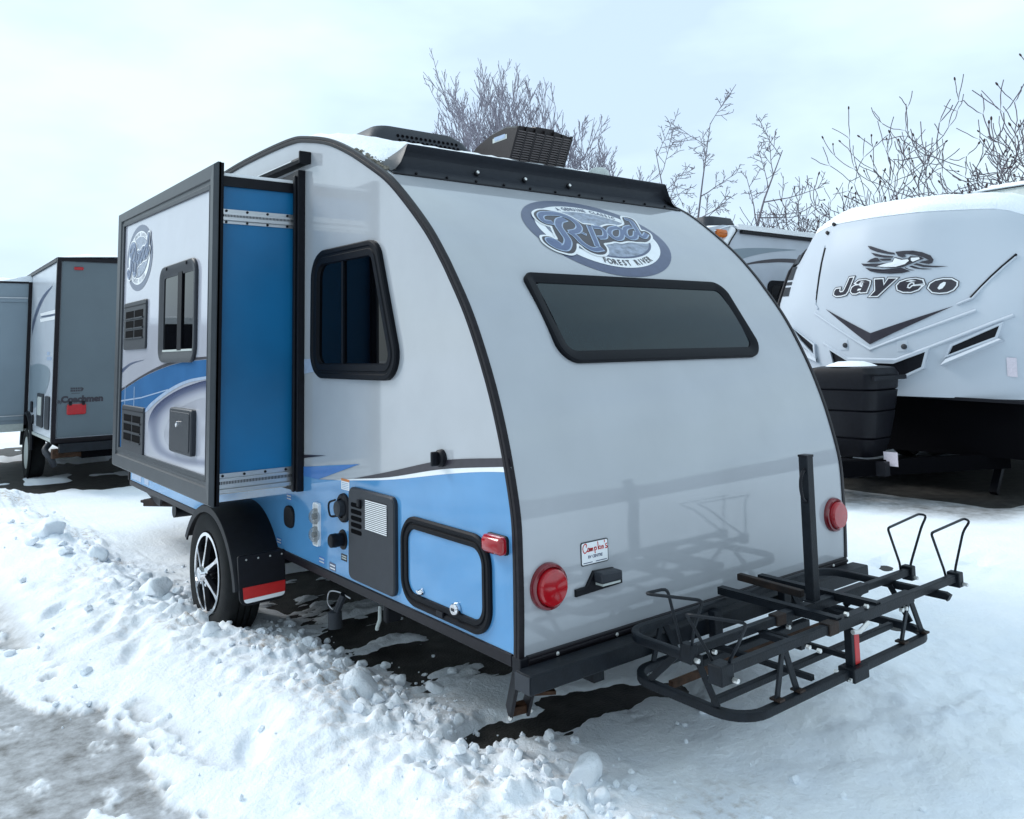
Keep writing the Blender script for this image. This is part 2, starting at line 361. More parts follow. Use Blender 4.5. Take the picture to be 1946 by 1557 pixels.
# bumper tube and stabiliser jacks
obj('bumper', MB().box(-.045, 1.975, -.105, -.025, -.078, -.018), M_STEEL, T, bevel=.006)
obj('bumper_end_cap', MB().box(-.049, -.0455, -.102, -.028, -.075, -.021), M_GREYP, T)
for x in (.28, 1.62): obj('bumper_bracket', MB().box(x, x + .07, -.026, .06, -.10, -.037), M_STEEL, T)
mb = MB().bar((.045, .075, -.055), (.10, .205, -.262), .014, .06); mb.bar((.115, .06, -.055), (.165, .19, -.262), .012, .06); mb.bar((.06, .10, -.10), (.15, .085, -.10), .02, .02)
obj('stabiliser_jack', mb, M_BLACK, T, bevel=.003)
mb = MB().bar((.095, .195, -.25), (.17, .185, -.25), .045, .03)
obj('jack_foot', mb, M_RUST2, T, bevel=.003); obj('jack_crossbar', MB().bar((.13, .10, -.17), (.20, .07, -.175), .03, .012), M_RUST2, T)
for p in ((.088, .185, -.268), (.172, .175, -.262)): obj('bolt', MB().lathe([(.008, 0), (.008, .010), (.004, .012)], p, (-.5, -.85, 0), 6), M_ZINC, T)
mb = MB().bar((.02, 4.85, -.125), (.25, 4.2, -.075), .07, .055); mb.bar((.0, 4.93, -.125), (.03, 4.82, -.122), .025, .022)
obj('stabiliser_jack', mb, M_RUST, T, bevel=.006)
obj('step_bracket', MB().add([(.02, 4.95, -.038), (.02, 4.45, -.038), (.04, 4.55, -.12), (.04, 4.62, -.12), (.06, 4.95, -.038), (.06, 4.45, -.038)], [(0, 1, 2, 3), (4, 3, 2, 5), (0, 3, 4), (1, 5, 2)]), M_BLACK, T)
# tongue, mostly behind the body
mb = MB().bar((.4, 5.2, -.11), (.98, 6.3, -.11), .06, .1); mb.bar((1.56, 5.2, -.11), (.98, 6.3, -.11), .06, .1)
obj('tow_tongue', mb, M_STEEL, T)
obj('jockey_jack', MB().tube([(.98, 6.05, -.46), (.98, 6.05, .35)], .035, 12), M_STEEL, T, smooth=40)
obj('propane_tank', MB().lathe([(.05, 0), (.14, .03), (.15, .08), (.15, .34), (.13, .40), (.05, .43)], (.98, 5.7, -.05), (0, 0, 1), 24), M_OFFW, T, smooth=40)

# ---- wheels
def wheel(xo, sg, y=2.48, z=-.165, rad=.345, parent=None):
    c = Vector((xo, y, z)); ax = (-sg, 0, 0)          # axis pointing into the vehicle
    prof = [(.205, .02), (.215, .004), (.235, .000), (.27, -.004), (.30, .000), (.318, .010), (.328, .026), (.333, .04), (.333, .062), (.324, .064), (.324, .070), (.333, .072), (.333, .095), (.324, .097), (.324, .103), (.333, .105), (.333, .128), (.324, .130), (.324, .136), (.333, .138), (.333, .16), (.328, .174), (.31, .19), (.26, .2), (.205, .185)]
    t = obj('tyre', MB().lathe([(r * rad / .333, h) for r, h in prof], c, ax, 64, False, False), M_RUBBER, parent, smooth=30)
    k = rad / .333
    rim = obj('rim', MB().lathe([(.207 * k, .004), (.203 * k, .0), (.193 * k, .004), (.186 * k, .02), (.180 * k, .05), (.178 * k, .17), (.02, .172)], c, ax, 48, False, True), M_BLACK, t, smooth=30)
    obj('rim_lip', MB().lathe([(.207 * k, .003), (.207 * k, -.002), (.190 * k, -.002), (.187 * k, .012), (.192 * k, .016)], c, ax, 48, False, False), M_CHROME, t, smooth=30)
    for s in range(6):
        a = 2 * math.pi * (s + .50) / 6; ca, sa = math.cos(a), math.sin(a); mbx = MB(); rg = []
        for rr_, wd_, x_ in ((.035, .019, .022), (.10, .013, .012), (.16, .011, .004), (.192 * k, .020, .000)):
            rg.append([c + Vector((-sg * -x_ * -1 * -1, ca * rr_ - sa * w_, sa * rr_ + ca * w_)) + Vector((-sg * d_, 0, 0)) for w_, d_ in ((-wd_, 0), (wd_, 0), (wd_ * 1.3, .025), (-wd_ * 1.3, .025))])
        sp_ = obj('spoke', mbx.loft(rg), M_BLACK, t, bevel=.002)
        fc_ = MB().loft([[p_ + Vector((sg * .0012, 0, 0)) for p_ in (q[0].lerp(q[1], .12), q[0].lerp(q[1], .88))] for q in rg], closed=False, cap0=False, cap1=False)
        obj('spoke_face', fc_, M_CHROME, t)
    obj('hub_cap', MB().lathe([(.040, .05), (.040, -.036), (.036, -.044), (.012, -.048), (.0005, -.048)], c, ax, 24), M_CHROME, t, smooth=30)
    for s in range(5):
        a = 2 * math.pi * s / 5 + .3; p = c + Vector((0, math.cos(a) * .064, math.sin(a) * .064))
        obj('lug_nut', MB().lathe([(.011, .03), (.011, -.018), (.005, -.022)], p, ax, 6), M_CHROME, t)
    return t
wheel(-.245, -1, parent=T); wheel(W + .245, 1, parent=T)
# ---- fender and mud flap (left), fender (right)
def fender(x0, x1, sg):
    yc, zc, rr = 2.465, -.28, .475; rings = []
    A = [R(32 + k * (166 - 32) / 36) for k in range(37)]
    for a in A:
        cy, cz = math.cos(a), math.sin(a)
        q = [(x0, -.035), (x0, 0), (x0 - sg * .01, .006), (x1, .006), (x1, -.004), (x0 - sg * .012, -.004), (x0 - sg * .010, -.035)]
        rings.append([(x, yc + cy * (rr + d), zc + cz * (rr + d)) for x, d in q])
    return obj('fender', MB().loft(rings), M_BLACK, T, smooth=40)
fender(-.252, -.002, -1); fender(W + .252, W + .002, 1)
fl = fillet([(-.232, -.238), (.008, -.238), (-.002, .010), (-.248, .010)], [.045, .045, .01, .01], 6)
def MF(u, v, h): return (u, 1.998 - h, v)
flap = obj('mud_flap', plate(fl, MF, 0, .014, .003), M_BLACK, T)
obj('reflector', plate([(-.216, -.205), (.0, -.200), (.0, -.145), (-.221, -.147)], MF, .0145, .0165), M_REDREF, flap)
obj('reflector_edge', plate(fillet([(-.208, -.226), (-.004, -.220), (-.001, -.201), (-.215, -.206)], [.02, .02, .002, .002], 4), MF, .0145, .0160), M_WHITE, flap)
for k in range(4): obj('rivet', MB().lathe([(.005, 0), (.004, .004), (.0005, .005)], (-.205 + k * .062, 1.984, -.012), (0, -1, 0), 8), M_ZINC, flap)

# ---- side graphics (left)
def body_decal(name, polys, h, m, maxe=None): return decal(name, polys, ML, h, m, T, maxe)
top = cat_rom([(.028, .598), (.20, .582), (.43, .551), (.83, .488), (1.163, .448), (1.40, .424), (1.573, .408)], 5)
body_decal('blue_stripe', [[(5.3, .004), (.036, .004)] + [(p[0], p[1]) for p in top] + [(1.142, .521), (1.45, .487), (1.80, .445), (2.6, .42), (3.9, .36), (5.3, .19)]], .002, M_BLUE, None)
body_decal('mid_blue_wedge', [[(1.80, .405), (1.573, .409), (1.142, .521), (1.45, .482), (1.80, .447)]], .003, M_BLUE2)
bt = cat_rom([(.028, .645), (.107, .638), (.465, .598), (.875, .515), (1.204, .451)], 5); bb = cat_rom([(1.204, .450), (.875, .492), (.466, .565), (.107, .608), (.028, .616)], 5)
body_decal('dark_sweep', [bt + bb[1:]], .003, M_DKPRINT)
body_decal('white_sweep', [bb[::-1] + top[:26][::-1]], .0025, M_WHITE)
body_decal('dark_spike', [[(1.80, .507), (1.485, .529), (1.80, .488)]], .003, M_DKPRINT)
body_decal('pale_sweep', [[(1.80, .99), (1.61, .99), (1.60, .93), (1.80, .91)]], .002, M_LTPRINT)
body_decal('pale_patch', [[(5.25, .02), (5.25, .15), (4.95, .15), (4.95, .02)], [(4.85, .02), (4.85, .15), (4.72, .15), (4.72, .02)]], .003, M_LTPRINT)
# ---- left rear window
wp = [(.735, .893), (1.638, .896), (1.628, 1.522), (.948, 1.512)]; wr = [.11, .13, .14, .11]
fr = obj('window_frame', MB().loft(frame_rings(wp, wr, [(0, 0), (0, .018), (.006, .024), (.022, .024), (.028, .018), (.036, .018), (.040, .023), (.068, .020), (.074, -.0)], ML, 8), True, False, False), M_FRAME, T, smooth=35)
pn = [ML(u, v, .004) for u, v in fillet(inset(wp, .07), [.03] * 4, 6)]
obj('window_pane', MB().add(pn, [tuple(range(len(pn)))]), M_GLASS, fr)
obj('window_mullion', MB().box(-.014, -.003, 1.28, 1.30, .965, 1.45), M_FRAME, fr)
# ---- water heater door
hd = obj('heater_door', plate(fillet(rect(.802, 1.216, .02, .418), .035, 6), ML, 0, .022, .006), M_GREYP, T, smooth=35)
obj('door_bracket', MB().box(-.036, -.0225, 1.085, 1.11, .345, .375), M_BLACK, hd, bevel=.004)
for k in range(5): obj('louvre_slot', plate(fillet(rect(1.085, 1.185, .335 - k * .0285, .354 - k * .0285), .008, 3), ML, .0222, .0236), M_DARK, hd)
obj('grille_back', plate(rect(.857, 1.045, .256, .384), ML, .0222, .0230), M_BLACK, hd)
for k in range(16): obj('grille_slat', plate(rect(.857, 1.045, .258 + k * .0079, .262 + k * .0079), ML, .0232, .0262), M_WHITE, hd)
# ---- baggage door
bp_ = rect(.150, .762, .018, .362)
bf = obj('baggage_door', MB().loft(frame_rings(bp_, .105, [(0, 0), (0, .012), (.006, .018), (.018, .018), (.022, .010), (.027, .010), (.031, .016), (.047, .014), (.050, .004)], ML, 10), True, False, False), M_FRAME, T, smooth=35)
pn = [ML(u, v, .006) for u, v in fillet(inset(bp_, .048), .06, 10)]
obj('door_panel', MB().add(pn, [tuple(range(len(pn)))]), M_BLUE, bf)
obj('lock', MB().lathe([(.022, 0), (.022, .016), (.018, .022), (.0005, .022)], (-.008, .361, .079), (-1, 0, 0), 20), M_CHROME, bf, smooth=35)
obj('lock_slot', MB().box(-.0318, -.0302, .352, .370, .074, .084), M_GREYP, bf)
obj('turn_catch', MB().lathe([(.012, 0), (.011, .012), (.005, .02), (.0005, .02)], (-.008, .606, .086), (-1, 0, 0), 14), M_CHROME, bf, smooth=35)
obj('catch_plate', MB().box(-.010, -.0065, .615, .65, .074, .083), M_CHROME, bf)
obj('door_catch', MB().box(-.024, -.012, .44, .485, .028, .048), M_BLACK, bf, bevel=.003)
# ---- inlets, lamps, knobs, labels on the left wall
iv = obj('power_inlet', MB().lathe([(.066, 0), (.064, .012), (.056, .018), (.044, .018), (.044, .010), (.0005, .010)], (0, 1.294, .311), (-1, 0, 0), 32), M_BLACK, T, smooth=35)
obj('inlet_cap', MB().lathe([(.036, .010), (.034, .04), (.02, .046), (.0005, .046)], (0, 1.294, .311), (-1, 0, 0), 24), M_GREYP, iv, smooth=35)
obj('inlet_strap', MB().tube(cat_rom([(-.03, 1.33, .345), (-.04, 1.375, .325), (-.035, 1.372, .27), (-.015, 1.34, .27)], 5), .005, 6), M_BLACK, iv)
wi = obj('water_inlet', MB().lathe([(.046, 0), (.044, .006), (.0005, .007)], (0, 1.306, .168), (-1, 0, 0), 24), M_BLACK, T, smooth=35)
obj('inlet_cap', MB().lathe([(.03, .006), (.03, .03), (.032, .034), (.030, .06), (.022, .066), (.0005, .067)], (0, 1.31, .168), (-1, .1, 0), 14), M_BLACK, wi, smooth=35)
obj('label_plate', plate(rect(1.265, 1.325, .075, .105), ML, 0, .0025), M_GREYP, T)
for k in range(2): obj('label_text', plate(rect(1.272, 1.318, .083 + k * .010, .088 + k * .010), ML, .0026, .003), M_OFFW, T)
for y0, z0, m in ((1.50, .018, M_OFFW), (1.382, .010, M_WHITE), (2.03, .022, M_OFFW), (1.90, .262, M_OFFW)):
    lp = obj('small_label', plate(rect(y0, y0 + .065, z0, z0 + .034), ML, .0022, .003), M_PURP if m is M_WHITE else M_BLUE2, T)
    for k in range(2): obj('label_line', plate(rect(y0 + .006, y0 + .058, z0 + .006 + .014 * k, z0 + .012 + .014 * k), ML, .0031, .0036), m, lp)
ho = obj('outlet_plate', plate(fillet(rect(1.548, 1.606, .098, .295), .012, 4), ML, 0, .012, .003), M_ALU, T)
obj('plate_rim', MB().loft(frame_rings(rect(1.545, 1.609, .095, .298), .014, [(0, .002), (0, .016), (.006, .016), (.007, .010)], ML, 4), True, False, False), M_WHITE, ho)
for zc in (.235, .150):
    obj('outlet_bubble', MB().lathe([(.038, .004), (.038, .012), (.034, .024), (.022, .034), (.0005, .037)], (-.008, 1.576, zc), (-1, 0, 0), 24), M_CLEAR, ho, smooth=50)
    obj('socket', MB().lathe([(.014, 0), (.014, .022), (.0005, .023)], (-.008, 1.576, zc), (-1, 0, 0), 14), M_GREYP, ho)
obj('cable_hatch', plate([(1.917 + .06 * math.copysign(abs(math.cos(t)) ** .7, math.cos(t)), .183 + .055 * math.copysign(abs(math.sin(t)) ** .8, math.sin(t))) for t in [2 * math.pi * k / 24 for k in range(24)]], ML, 0, .015, .004), M_BLACK, T, smooth=40)
kb = obj('side_knob', MB().lathe([(.034, 0), (.032, .016), (.026, .022), (.0005, .022)], (0, .464, .607), (-1, 0, 0), 24), M_BLACK, T, smooth=35)
obj('knob_grip', MB().box(-.05, -.02, .457, .471, .58, .634), M_BLACK, kb, bevel=.004)
ml = obj('marker_lamp', plate(fillet(rect(.050, .168, .318, .382), .014, 4), ML, 0, .012, .002), M_BLACK, T)
obj('lens', plate(fillet(rect(.052, .166, .320, .380), .016, 5), ML, .012, .042, .012), M_RED, ml, smooth=50)
ws = obj('warning_sticker', plate(rect(1.242, 1.324, .392, .430), ML, .0022, .0028), M_WHITE, T)
obj('sticker_band', plate(rect(1.242, 1.324, .4305, .441), ML, .0022, .0028), M_ORANGE, ws)
for k in range(4): obj('sticker_line', plate(rect(1.25, 1.316, .397 + k * .0078, .4005 + k * .0078), ML, .0029, .0032), M_LTPRINT, ws)
# ---- slide topper rail
tp = obj('topper_rail', MB().loft([[(0, y, 1.992 + dz), (-.052, y, 1.995 + dz), (-.058, y, 2.010 + dz), (-.05, y, 2.018 + dz), (-.036, y, 2.018 + dz), (-.030, y, 2.028 + dz), (-.014, y, 2.045 + dz), (0, y, 2.047 + dz)] for y, dz in ((1.69, 0), (3.85, .045))]), M_FRAME, T)
obj('rail_highlight', MB().bar((-.058, 1.79, 2.017), (-.058, 3.8, 2.060), .006, .006), M_ALU, T)
obj('rail_end', MB().box(-.064, 0, 1.676, 1.690, 1.988, 2.052), M_BLACK, T, bevel=.004)

# ------------------------------------------------------------------ slide-out room (one part, its pieces below it)
y0, y1, zb, zt = 1.82, 3.70, .40, 1.895
sl_ = obj('slide_out', MB().box(XS + .012, .01, y0 + .002, y1, zb, zt), M_SBLUE, T)
obj('front_panel', MB().box(XS - .004, XS + .011, y0 + .03, y1 + .03, .40, 1.92), M_SLIDEWALL, sl_)
def sflange(outer, inner, name='flange'):
    prof = [(0.0, .000), (0.0, .016), (.10, .034), (.62, .030), (.66, .020), (.80, .020), (.84, .026), (1.0, .022), (1.0, 0)]   # 0 = outer edge, 1 = inner edge
    for k in range(4):
        a0, a1 = outer[k], outer[(k + 1) % 4]; b0, b1 = inner[k], inner[(k + 1) % 4]
        rings = []
        for (a, b) in ((a0, b0), (a1, b1)):
            rings.append([MS(a[0] + (b[0] - a[0]) * t, a[1] + (b[1] - a[1]) * t, h - .006) for t, h in prof])
        obj(name, MB().loft(rings), M_FLANGE, sl_)
sflange([(1.782, .302), (3.835, .306), (3.835, 2.003), (1.782, 1.968)], [(1.895, .436), (3.712, .436), (3.712, 1.902), (1.895, 1.846)])
obj('flange_return', MB().box(XS - .004, XS + .02, 1.782, 1.800, .305, 1.965), M_FRAME, sl_)
obj('side_top_seal', MB().box(XS + .012, -.03, y0 - .012, y0 + .02, 1.855, 1.905), M_BLACK, sl_)
obj('slide_roof', MB().box(XS + .02, .0, y0 - .006, y1, 1.906, 1.922), M_WHITE, sl_)
# aluminium gear tracks on the slide's rear side
for z0, z1 in ((1.668, 1.740), (.362, .450)):
    h = z1 - z0
    obj('gear_track', MB().box(XS + .008, -.034, y0 - .016, y0 + .001, z0 + h * .2, z1 - h * .25), M_ALU, sl_, bevel=.002)
    obj('track_lip', MB().box(XS + .008, -.034, y0 - .004, y0 + .001, z1 - h * .24, z1), M_ALU, sl_)
    obj('track_lip', MB().box(XS + .008, -.034, y0 - .004 if z0 > 1 else y0 - .03, y0 + .001, z0, z0 + h * .19), M_ALU, sl_)
    mbt = MB()
    for k in range(52): mbt.box(-.425 + k * .0074, -.4215 + k * .0074, y0 - .0185, y0 - .0162, z0 + h * .44, z0 + h * .60)
    obj('track_teeth', mbt, M_GREYP, sl_, kind='stuff')
    for k in range(4):
        for zz in ((z1 - h * .12, z0 + h * .10) if z0 > 1 else (z1 - h * .12,)):
            obj('track_screw', MB().lathe([(.007, 0), (.006, .005), (.0005, .006)], (-.385 + k * .105, y0 - .004, zz), (0, -1, 0), 8), M_BLACK, sl_)
obj('slide_underside', MB().box(XS + .01, -.06, y0 + .005, y1, .352, .399), M_OFFW, sl_)
# opening frame with bulb seals on the trailer wall
mb = MB().box(-.040, 0, 1.748, 1.812, .330, 1.968); mb.box(-.052, -.0405, 1.765, 1.790, .33, 1.94)
obj('opening_frame', mb, M_BLACK, T, bevel=.004)
mb = MB().box(-.03, 0, 1.8125, 3.86, 1.93, 1.968); mb.box(-.03, 0, 3.80, 3.86, .33, 1.929); mb.box(-.03, 0, 1.8125, 3.80, .33, .36)
obj('opening_frame', mb, M_BLACK, T)
# window
sw = rect(2.085, 2.775, .985, 1.53)
sf = obj('window_frame', MB().loft(frame_rings(sw, .085, [(0, 0), (0, .016), (.006, .022), (.03, .020), (.05, .012), (.066, .010), (.07, -.004)], MS, 8), True, False, False), M_GREYP, sl_, smooth=35)
pn = [MS(u, v, .0055) for u, v in fillet(inset(sw, .06), .045, 6)]
obj('window_pane', MB().add(pn, [tuple(range(len(pn)))]), M_GLASS, sl_)
obj('window_mullion', plate(rect(2.345, 2.42, 1.05, 1.475), MS, .006, .014), M_FRAME, sl_)
obj('window_rail', plate(rect(2.15, 2.71, 1.045, 1.056), MS, .006, .013), M_OFFW, sl_)
for u in (2.24, 2.62): obj('weep_cover', MB().lathe([(.010, 0), (.009, .006), (.0005, .007)], MS(u, 1.512, .021), (-1, 0, 0), 10), M_BLACK, sl_)
# fridge vents
for u0, u1, v0, v1 in ((3.085, 3.650, 1.070, 1.375), (3.090, 3.635, .428, .715)):
    obj('vent_cover', plate(fillet(rect(u0, u1, v0, v1), .02, 4), MS, 0, .016, .004), M_GREYP, sl_, smooth=30)
    hh = (v1 - v0)
    for i in range(2):
        for j in range(3):
            ua = u0 + .05 + i * (u1 - u0 - .10) / 2; va = v1 - hh * (.34 + j * .205)
            obj('vent_slot', plate(rect(ua + .012, ua + (u1 - u0 - .10) / 2 - .012, va, va + hh * .145), MS, .0162, .0172), M_DARK, sl_)
            obj('vent_blade', plate(rect(ua + .004, ua + (u1 - u0 - .10) / 2 - .004, va - hh * .03, va - .001), MS, .0162, .024), M_GREYP, sl_)
    obj('vent_ridge', plate(rect(u0 + .012, u1 - .012, v1 - .032, v1 - .026), MS, .0162, .0185), M_FRAME, sl_)
# small hatch
obj('hatch', plate(fillet(rect(2.079, 2.475, .512, .746), .022, 4), MS, 0, .030, .006), M_GREYP, sl_, smooth=30)
obj('hatch_lid', plate(fillet(rect(2.105, 2.452, .530, .728), .015, 4), MS, .0302, .034, .002), M_GREYP, sl_)
obj('hatch_lock', MB().lathe([(.016, 0), (.015, .012), (.0005, .014)], MS(2.29, .665, .034), (-1, 0, 0), 14), M_CHROME, sl_)
# printed swoosh on the slide front
def sd(name, polys, h, m, maxe=None): return decal(name, polys, MS, h + .0042, m, sl_, maxe)
tl = cat_rom([(3.712, .815), (3.202, .905), (2.732, .972), (2.323, 1.003), (1.917, 1.013), (1.896, 1.013)], 6)
bl = cat_rom([(1.896, 1.001), (1.916, 1.001), (2.322, .989), (2.73, .955), (3.2, .893), (3.712, .802)], 6)
sd('swoosh_line', [tl + bl], .0012, M_DKPRINT)
lo = cat_rom([(3.712, .430), (3.25, .60), (3.058, .714), (2.828, .783), (2.51, .853), (2.222, .895), (1.911, .917), (1.896, .917)], 6)
sd('swoosh_band', [[(p[0], p[1] - .003) for p in reversed(bl)] + lo[::-1]], .0008, M_BAND)
lo2 = cat_rom([(3.03, .700), (2.80, .768), (2.50, .836), (2.222, .880), (1.911, .903), (1.896, .903)], 6)
sd('swoosh_edge', [lo[10:] + lo2[::-1]], .0012, M_LTPRINT)
sd('swoosh_thin_line', [[(3.712, .740), (3.188, .776), (2.60, .838), (2.60, .832), (3.188, .769), (3.712, .730)]], .0016, M_LTPRINT)
for u in (3.60, 3.36): sd('swoosh_thin_line', [rect(u, u + .012, .62, .835)], .0016, M_LTPRINT)
sd('swoosh_flash', [cat_rom([(3.712, .945), (3.476, .985), (3.135, 1.004)], 5) + cat_rom([(3.135, 1.003), (3.476, .972), (3.712, .918)], 5)], .0008, M_PURP)
# airbrushed grey shading of the print: an outline with a soft inner falloff
mg = bpy.data.materials.new('airbrushed_print'); mg.use_nodes = True; t = mg.node_tree; p = t.nodes['Principled BSDF']; p.inputs['Roughness'].default_value = .25
va = t.nodes.new('ShaderNodeVertexColor'); va.layer_name = 'shade'; rp = t.nodes.new('ShaderNodeValToRGB')
rp.color_ramp.elements[0].color = (.018, .03, .10, 1); rp.color_ramp.elements[1].color = (.47, .48, .54, 1)
e = rp.color_ramp.elements.new(.35); e.color = (.10, .12, .20, 1); e = rp.color_ramp.elements.new(.75); e.color = (.37, .385, .46, 1)
t.links.new(va.outputs[0], rp.inputs[0]); t.links.new(rp.outputs[0], p.inputs['Base Color'])
o1 = cat_rom([(1.897, .898), (2.043, .886), (2.405, .838), (2.75, .765), (2.95, .69), (3.02, .60), (2.98, .52), (2.86, .468), (2.62, .452), (2.287, .452), (1.897, .475)], 8)
i1 = cat_rom([(1.897, .81), (2.043, .80), (2.30, .755), (2.50, .70), (2.62, .64), (2.66, .585), (2.62, .545), (2.53, .522), (2.40, .512), (2.20, .512), (1.897, .53)], 8)
mb = MB(); n = len(o1); K = 10
for k in range(K + 1): mb.v += [MS(a[0] + (b[0] - a[0]) * k / K, a[1] + (b[1] - a[1]) * k / K, .0048) for a, b in zip(o1, i1)]
for k in range(K):
    for i in range(n - 1): mb.f.append((k * n + i, k * n + i + 1, (k + 1) * n + i + 1, (k + 1) * n + i))
shd = obj('swoosh_shading', mb, mg, sl_); ca = shd.data.color_attributes.new('shade', 'FLOAT_COLOR', 'POINT')
for i in range(len(mb.v)):
    k = i // n; j = i % n; f = k / K; q = min(1, max(0, (j / n - .36) / .16))       # q: 0 upper dark crescent, 1 soft lower shade
    g = (1 - q) * min(1, f * 1.15) + q * (1 - .52 * math.sin(math.pi * min(1, f * .9 + .12)) ** 1.5); ca.data[i].color = (g, g, g, 1)

# ------------------------------------------------------------------ round badge: used on the rear and on the slide front
LOGO_BLOB = [(-.318, .166), (-.279, .191), (-.236, .202), (-.186, .199), (-.135, .188), (-.099, .163), (-.078, .132), (-.06, .103), (-.028, .102), (.005, .102), (.022, .089), (.051, .089), (.086, .105), (.131, .119), (.177, .119), (.189, .113), (.257, .146), (.298, .217), (.345, .223), (.369, .206), (.357, .156), (.332, .096), (.363, .096), (.379, .079), (.367, .048), (.334, .016), (.286, -.009), (.245, -.012), (.213, -.015), (.187, -.013), (.149, -.015), (.09, -.031), (.053, -.028), (.012, -.04), (-.038, -.054), (-.041, -.083), (-.056, -.112), (-.085, -.133), (-.126, -.139), (-.162, -.129), (-.189, -.107), (-.199, -.083), (-.217, -.07), (-.242, -.106), (-.273, -.136), (-.305, -.147), (-.341, -.141), (-.377, -.128), (-.405, -.104), (-.417, -.075), (-.408, -.047), (-.388, -.038), (-.356, -.038), (-.332, -.054), (-.317, -.05), (-.308, -.01), (-.292, .038), (-.286, .056), (-.313, .061), (-.337, .079), (-.344, .113), (-.335, .144)]
LOGO_ST = [[(-.273, .083), (-.31, .089), (-.308, .127), (-.275, .158), (-.221, .17), (-.159, .169), (-.114, .141), (-.102, .097), (-.114, .061), (-.149, .029), (-.196, .013)], [(-.168, .125), (-.208, .105), (-.244, .057), (-.254, -.003), (-.263, -.056), (-.296, -.099), (-.324, -.114), (-.358, -.106), (-.38, -.086), (-.38, -.068), (-.353, -.071), (-.339, -.09)], [(-.204, .009), (-.19, -.016), (-.185, -.06), (-.164, -.094), (-.132, -.108), (-.083, -.098)], [(-.127, .019), (-.112, .007)], [(-.035, .078), (-.067, -.001), (-.095, -.076)], [(-.005, .082), (.039, .08), (.041, .045), (.008, 0), (-.033, -.01)], [(.163, .1), (.105, .078), (.067, .035), (.073, -.003), (.117, .003), (.161, .047), (.179, .083), (.163, .1)], [(.28, .121), (.228, .102), (.187, .056), (.183, .013), (.231, .022), (.274, .067)], [(.309, .199), (.332, .184), (.314, .125), (.286, .047), (.306, .035), (.346, .064)]]
def badge(parent, mp, maxe, fine=True):
    """mp(u, v, h): badge coordinates to the surface"""
    cy = .03; h = .0016; st = .0012
    decal('badge_ring', [disc2(0, cy, .442, .300, 64)], mp, h, M_PURP, parent, maxe)
    decal('badge_field', [disc2(0, cy, .374, .243, 64)], mp, h + st, M_WHITE, parent, maxe)
    decal('badge_picture_rim', [disc2(0, cy + .005, .326, .186, 56)], mp, h + 1.6 * st, M_PURP, parent, maxe)
    decal('badge_picture', [disc2(-.004, cy + .009, .318, .180, 56)], mp, h + 2 * st, M_PIC, parent, maxe)
    bl = cat_rom(LOGO_BLOB, 3, True); bl = bl if area(bl) > 0 else bl[::-1]
    decal('word_outline', [cat_rom(inset(LOGO_BLOB if area(LOGO_BLOB) > 0 else LOGO_BLOB[::-1], -.012), 3, True)], mp, h + 3 * st, M_WHITE, parent, maxe)
    decal('word_ground', [bl], mp, h + 4 * st, M_DKPRINT if fine else M_PURP, parent, maxe)
    wd = [.030, .036, .026, .012, .026, .022, .024, .024, .024]
    for q, wv in zip(LOGO_ST, wd):
        for nm, dw, m, hh in (('letter_outline', .010, M_LTPRINT, 5), ('letter', -.004, M_MIDPRINT, 6)):
            rb = ribbon(q, wv + dw); mb = MB()
            for pl in rb: mb.add([mp(a, b, h + hh * st) for a, b in pl], [(0, 1, 2, 3)])
            obj(nm, mb, m, parent)
    def arc_text(s, a0, a1, ru, rv, size, m, inner):
        n = len(s)
        for i, ch in enumerate(s):
            if ch == ' ': continue
            a = a0 + (a1 - a0) * i / (n - 1); cu, cv = ru * math.cos(a), cy + rv * math.sin(a)
            tx, ty = -ru * math.sin(a), rv * math.cos(a); l = math.hypot(tx, ty); tx /= l; ty /= l
            if inner: tx, ty = tx, ty
            else: tx, ty = -tx, -ty
            text_decal('badge_letter', ch, size, mp, h + 2.6 * st, m, parent, lambda x, y: (cu + x * tx - y * ty, cv + x * ty + y * tx), bold=.0012, sx=.8)
    if fine:
        arc_text('A GENUINE CLASSIC', R(112), R(52), .352, .214, .040, M_PURP, False)
        arc_text('FOREST RIVER', R(252), R(306), .349, .214, .050, M_DKPRINT, True)
    else:
        arc_text('FOREST RIVER', R(235), R(305), .349, .214, .050, M_PURP, True)
        arc_text('A GENUINE CLASSIC', R(125), R(52), .352, .214, .040, M_PURP, False)
S0 = s_of_z(1.533)
badge(T, lambda u, v, h: rear_s(.985 + u, S0 + v, h), .07)
# on the slide the badge is taller than wide to the eye; same artwork, same wall
KU = .73; KV = .70
def MBS(u, v, h): return MS(3.322 - u * KU, 1.628 + v * KV, h + .004)
badge(sl_, MBS, None, fine=False)

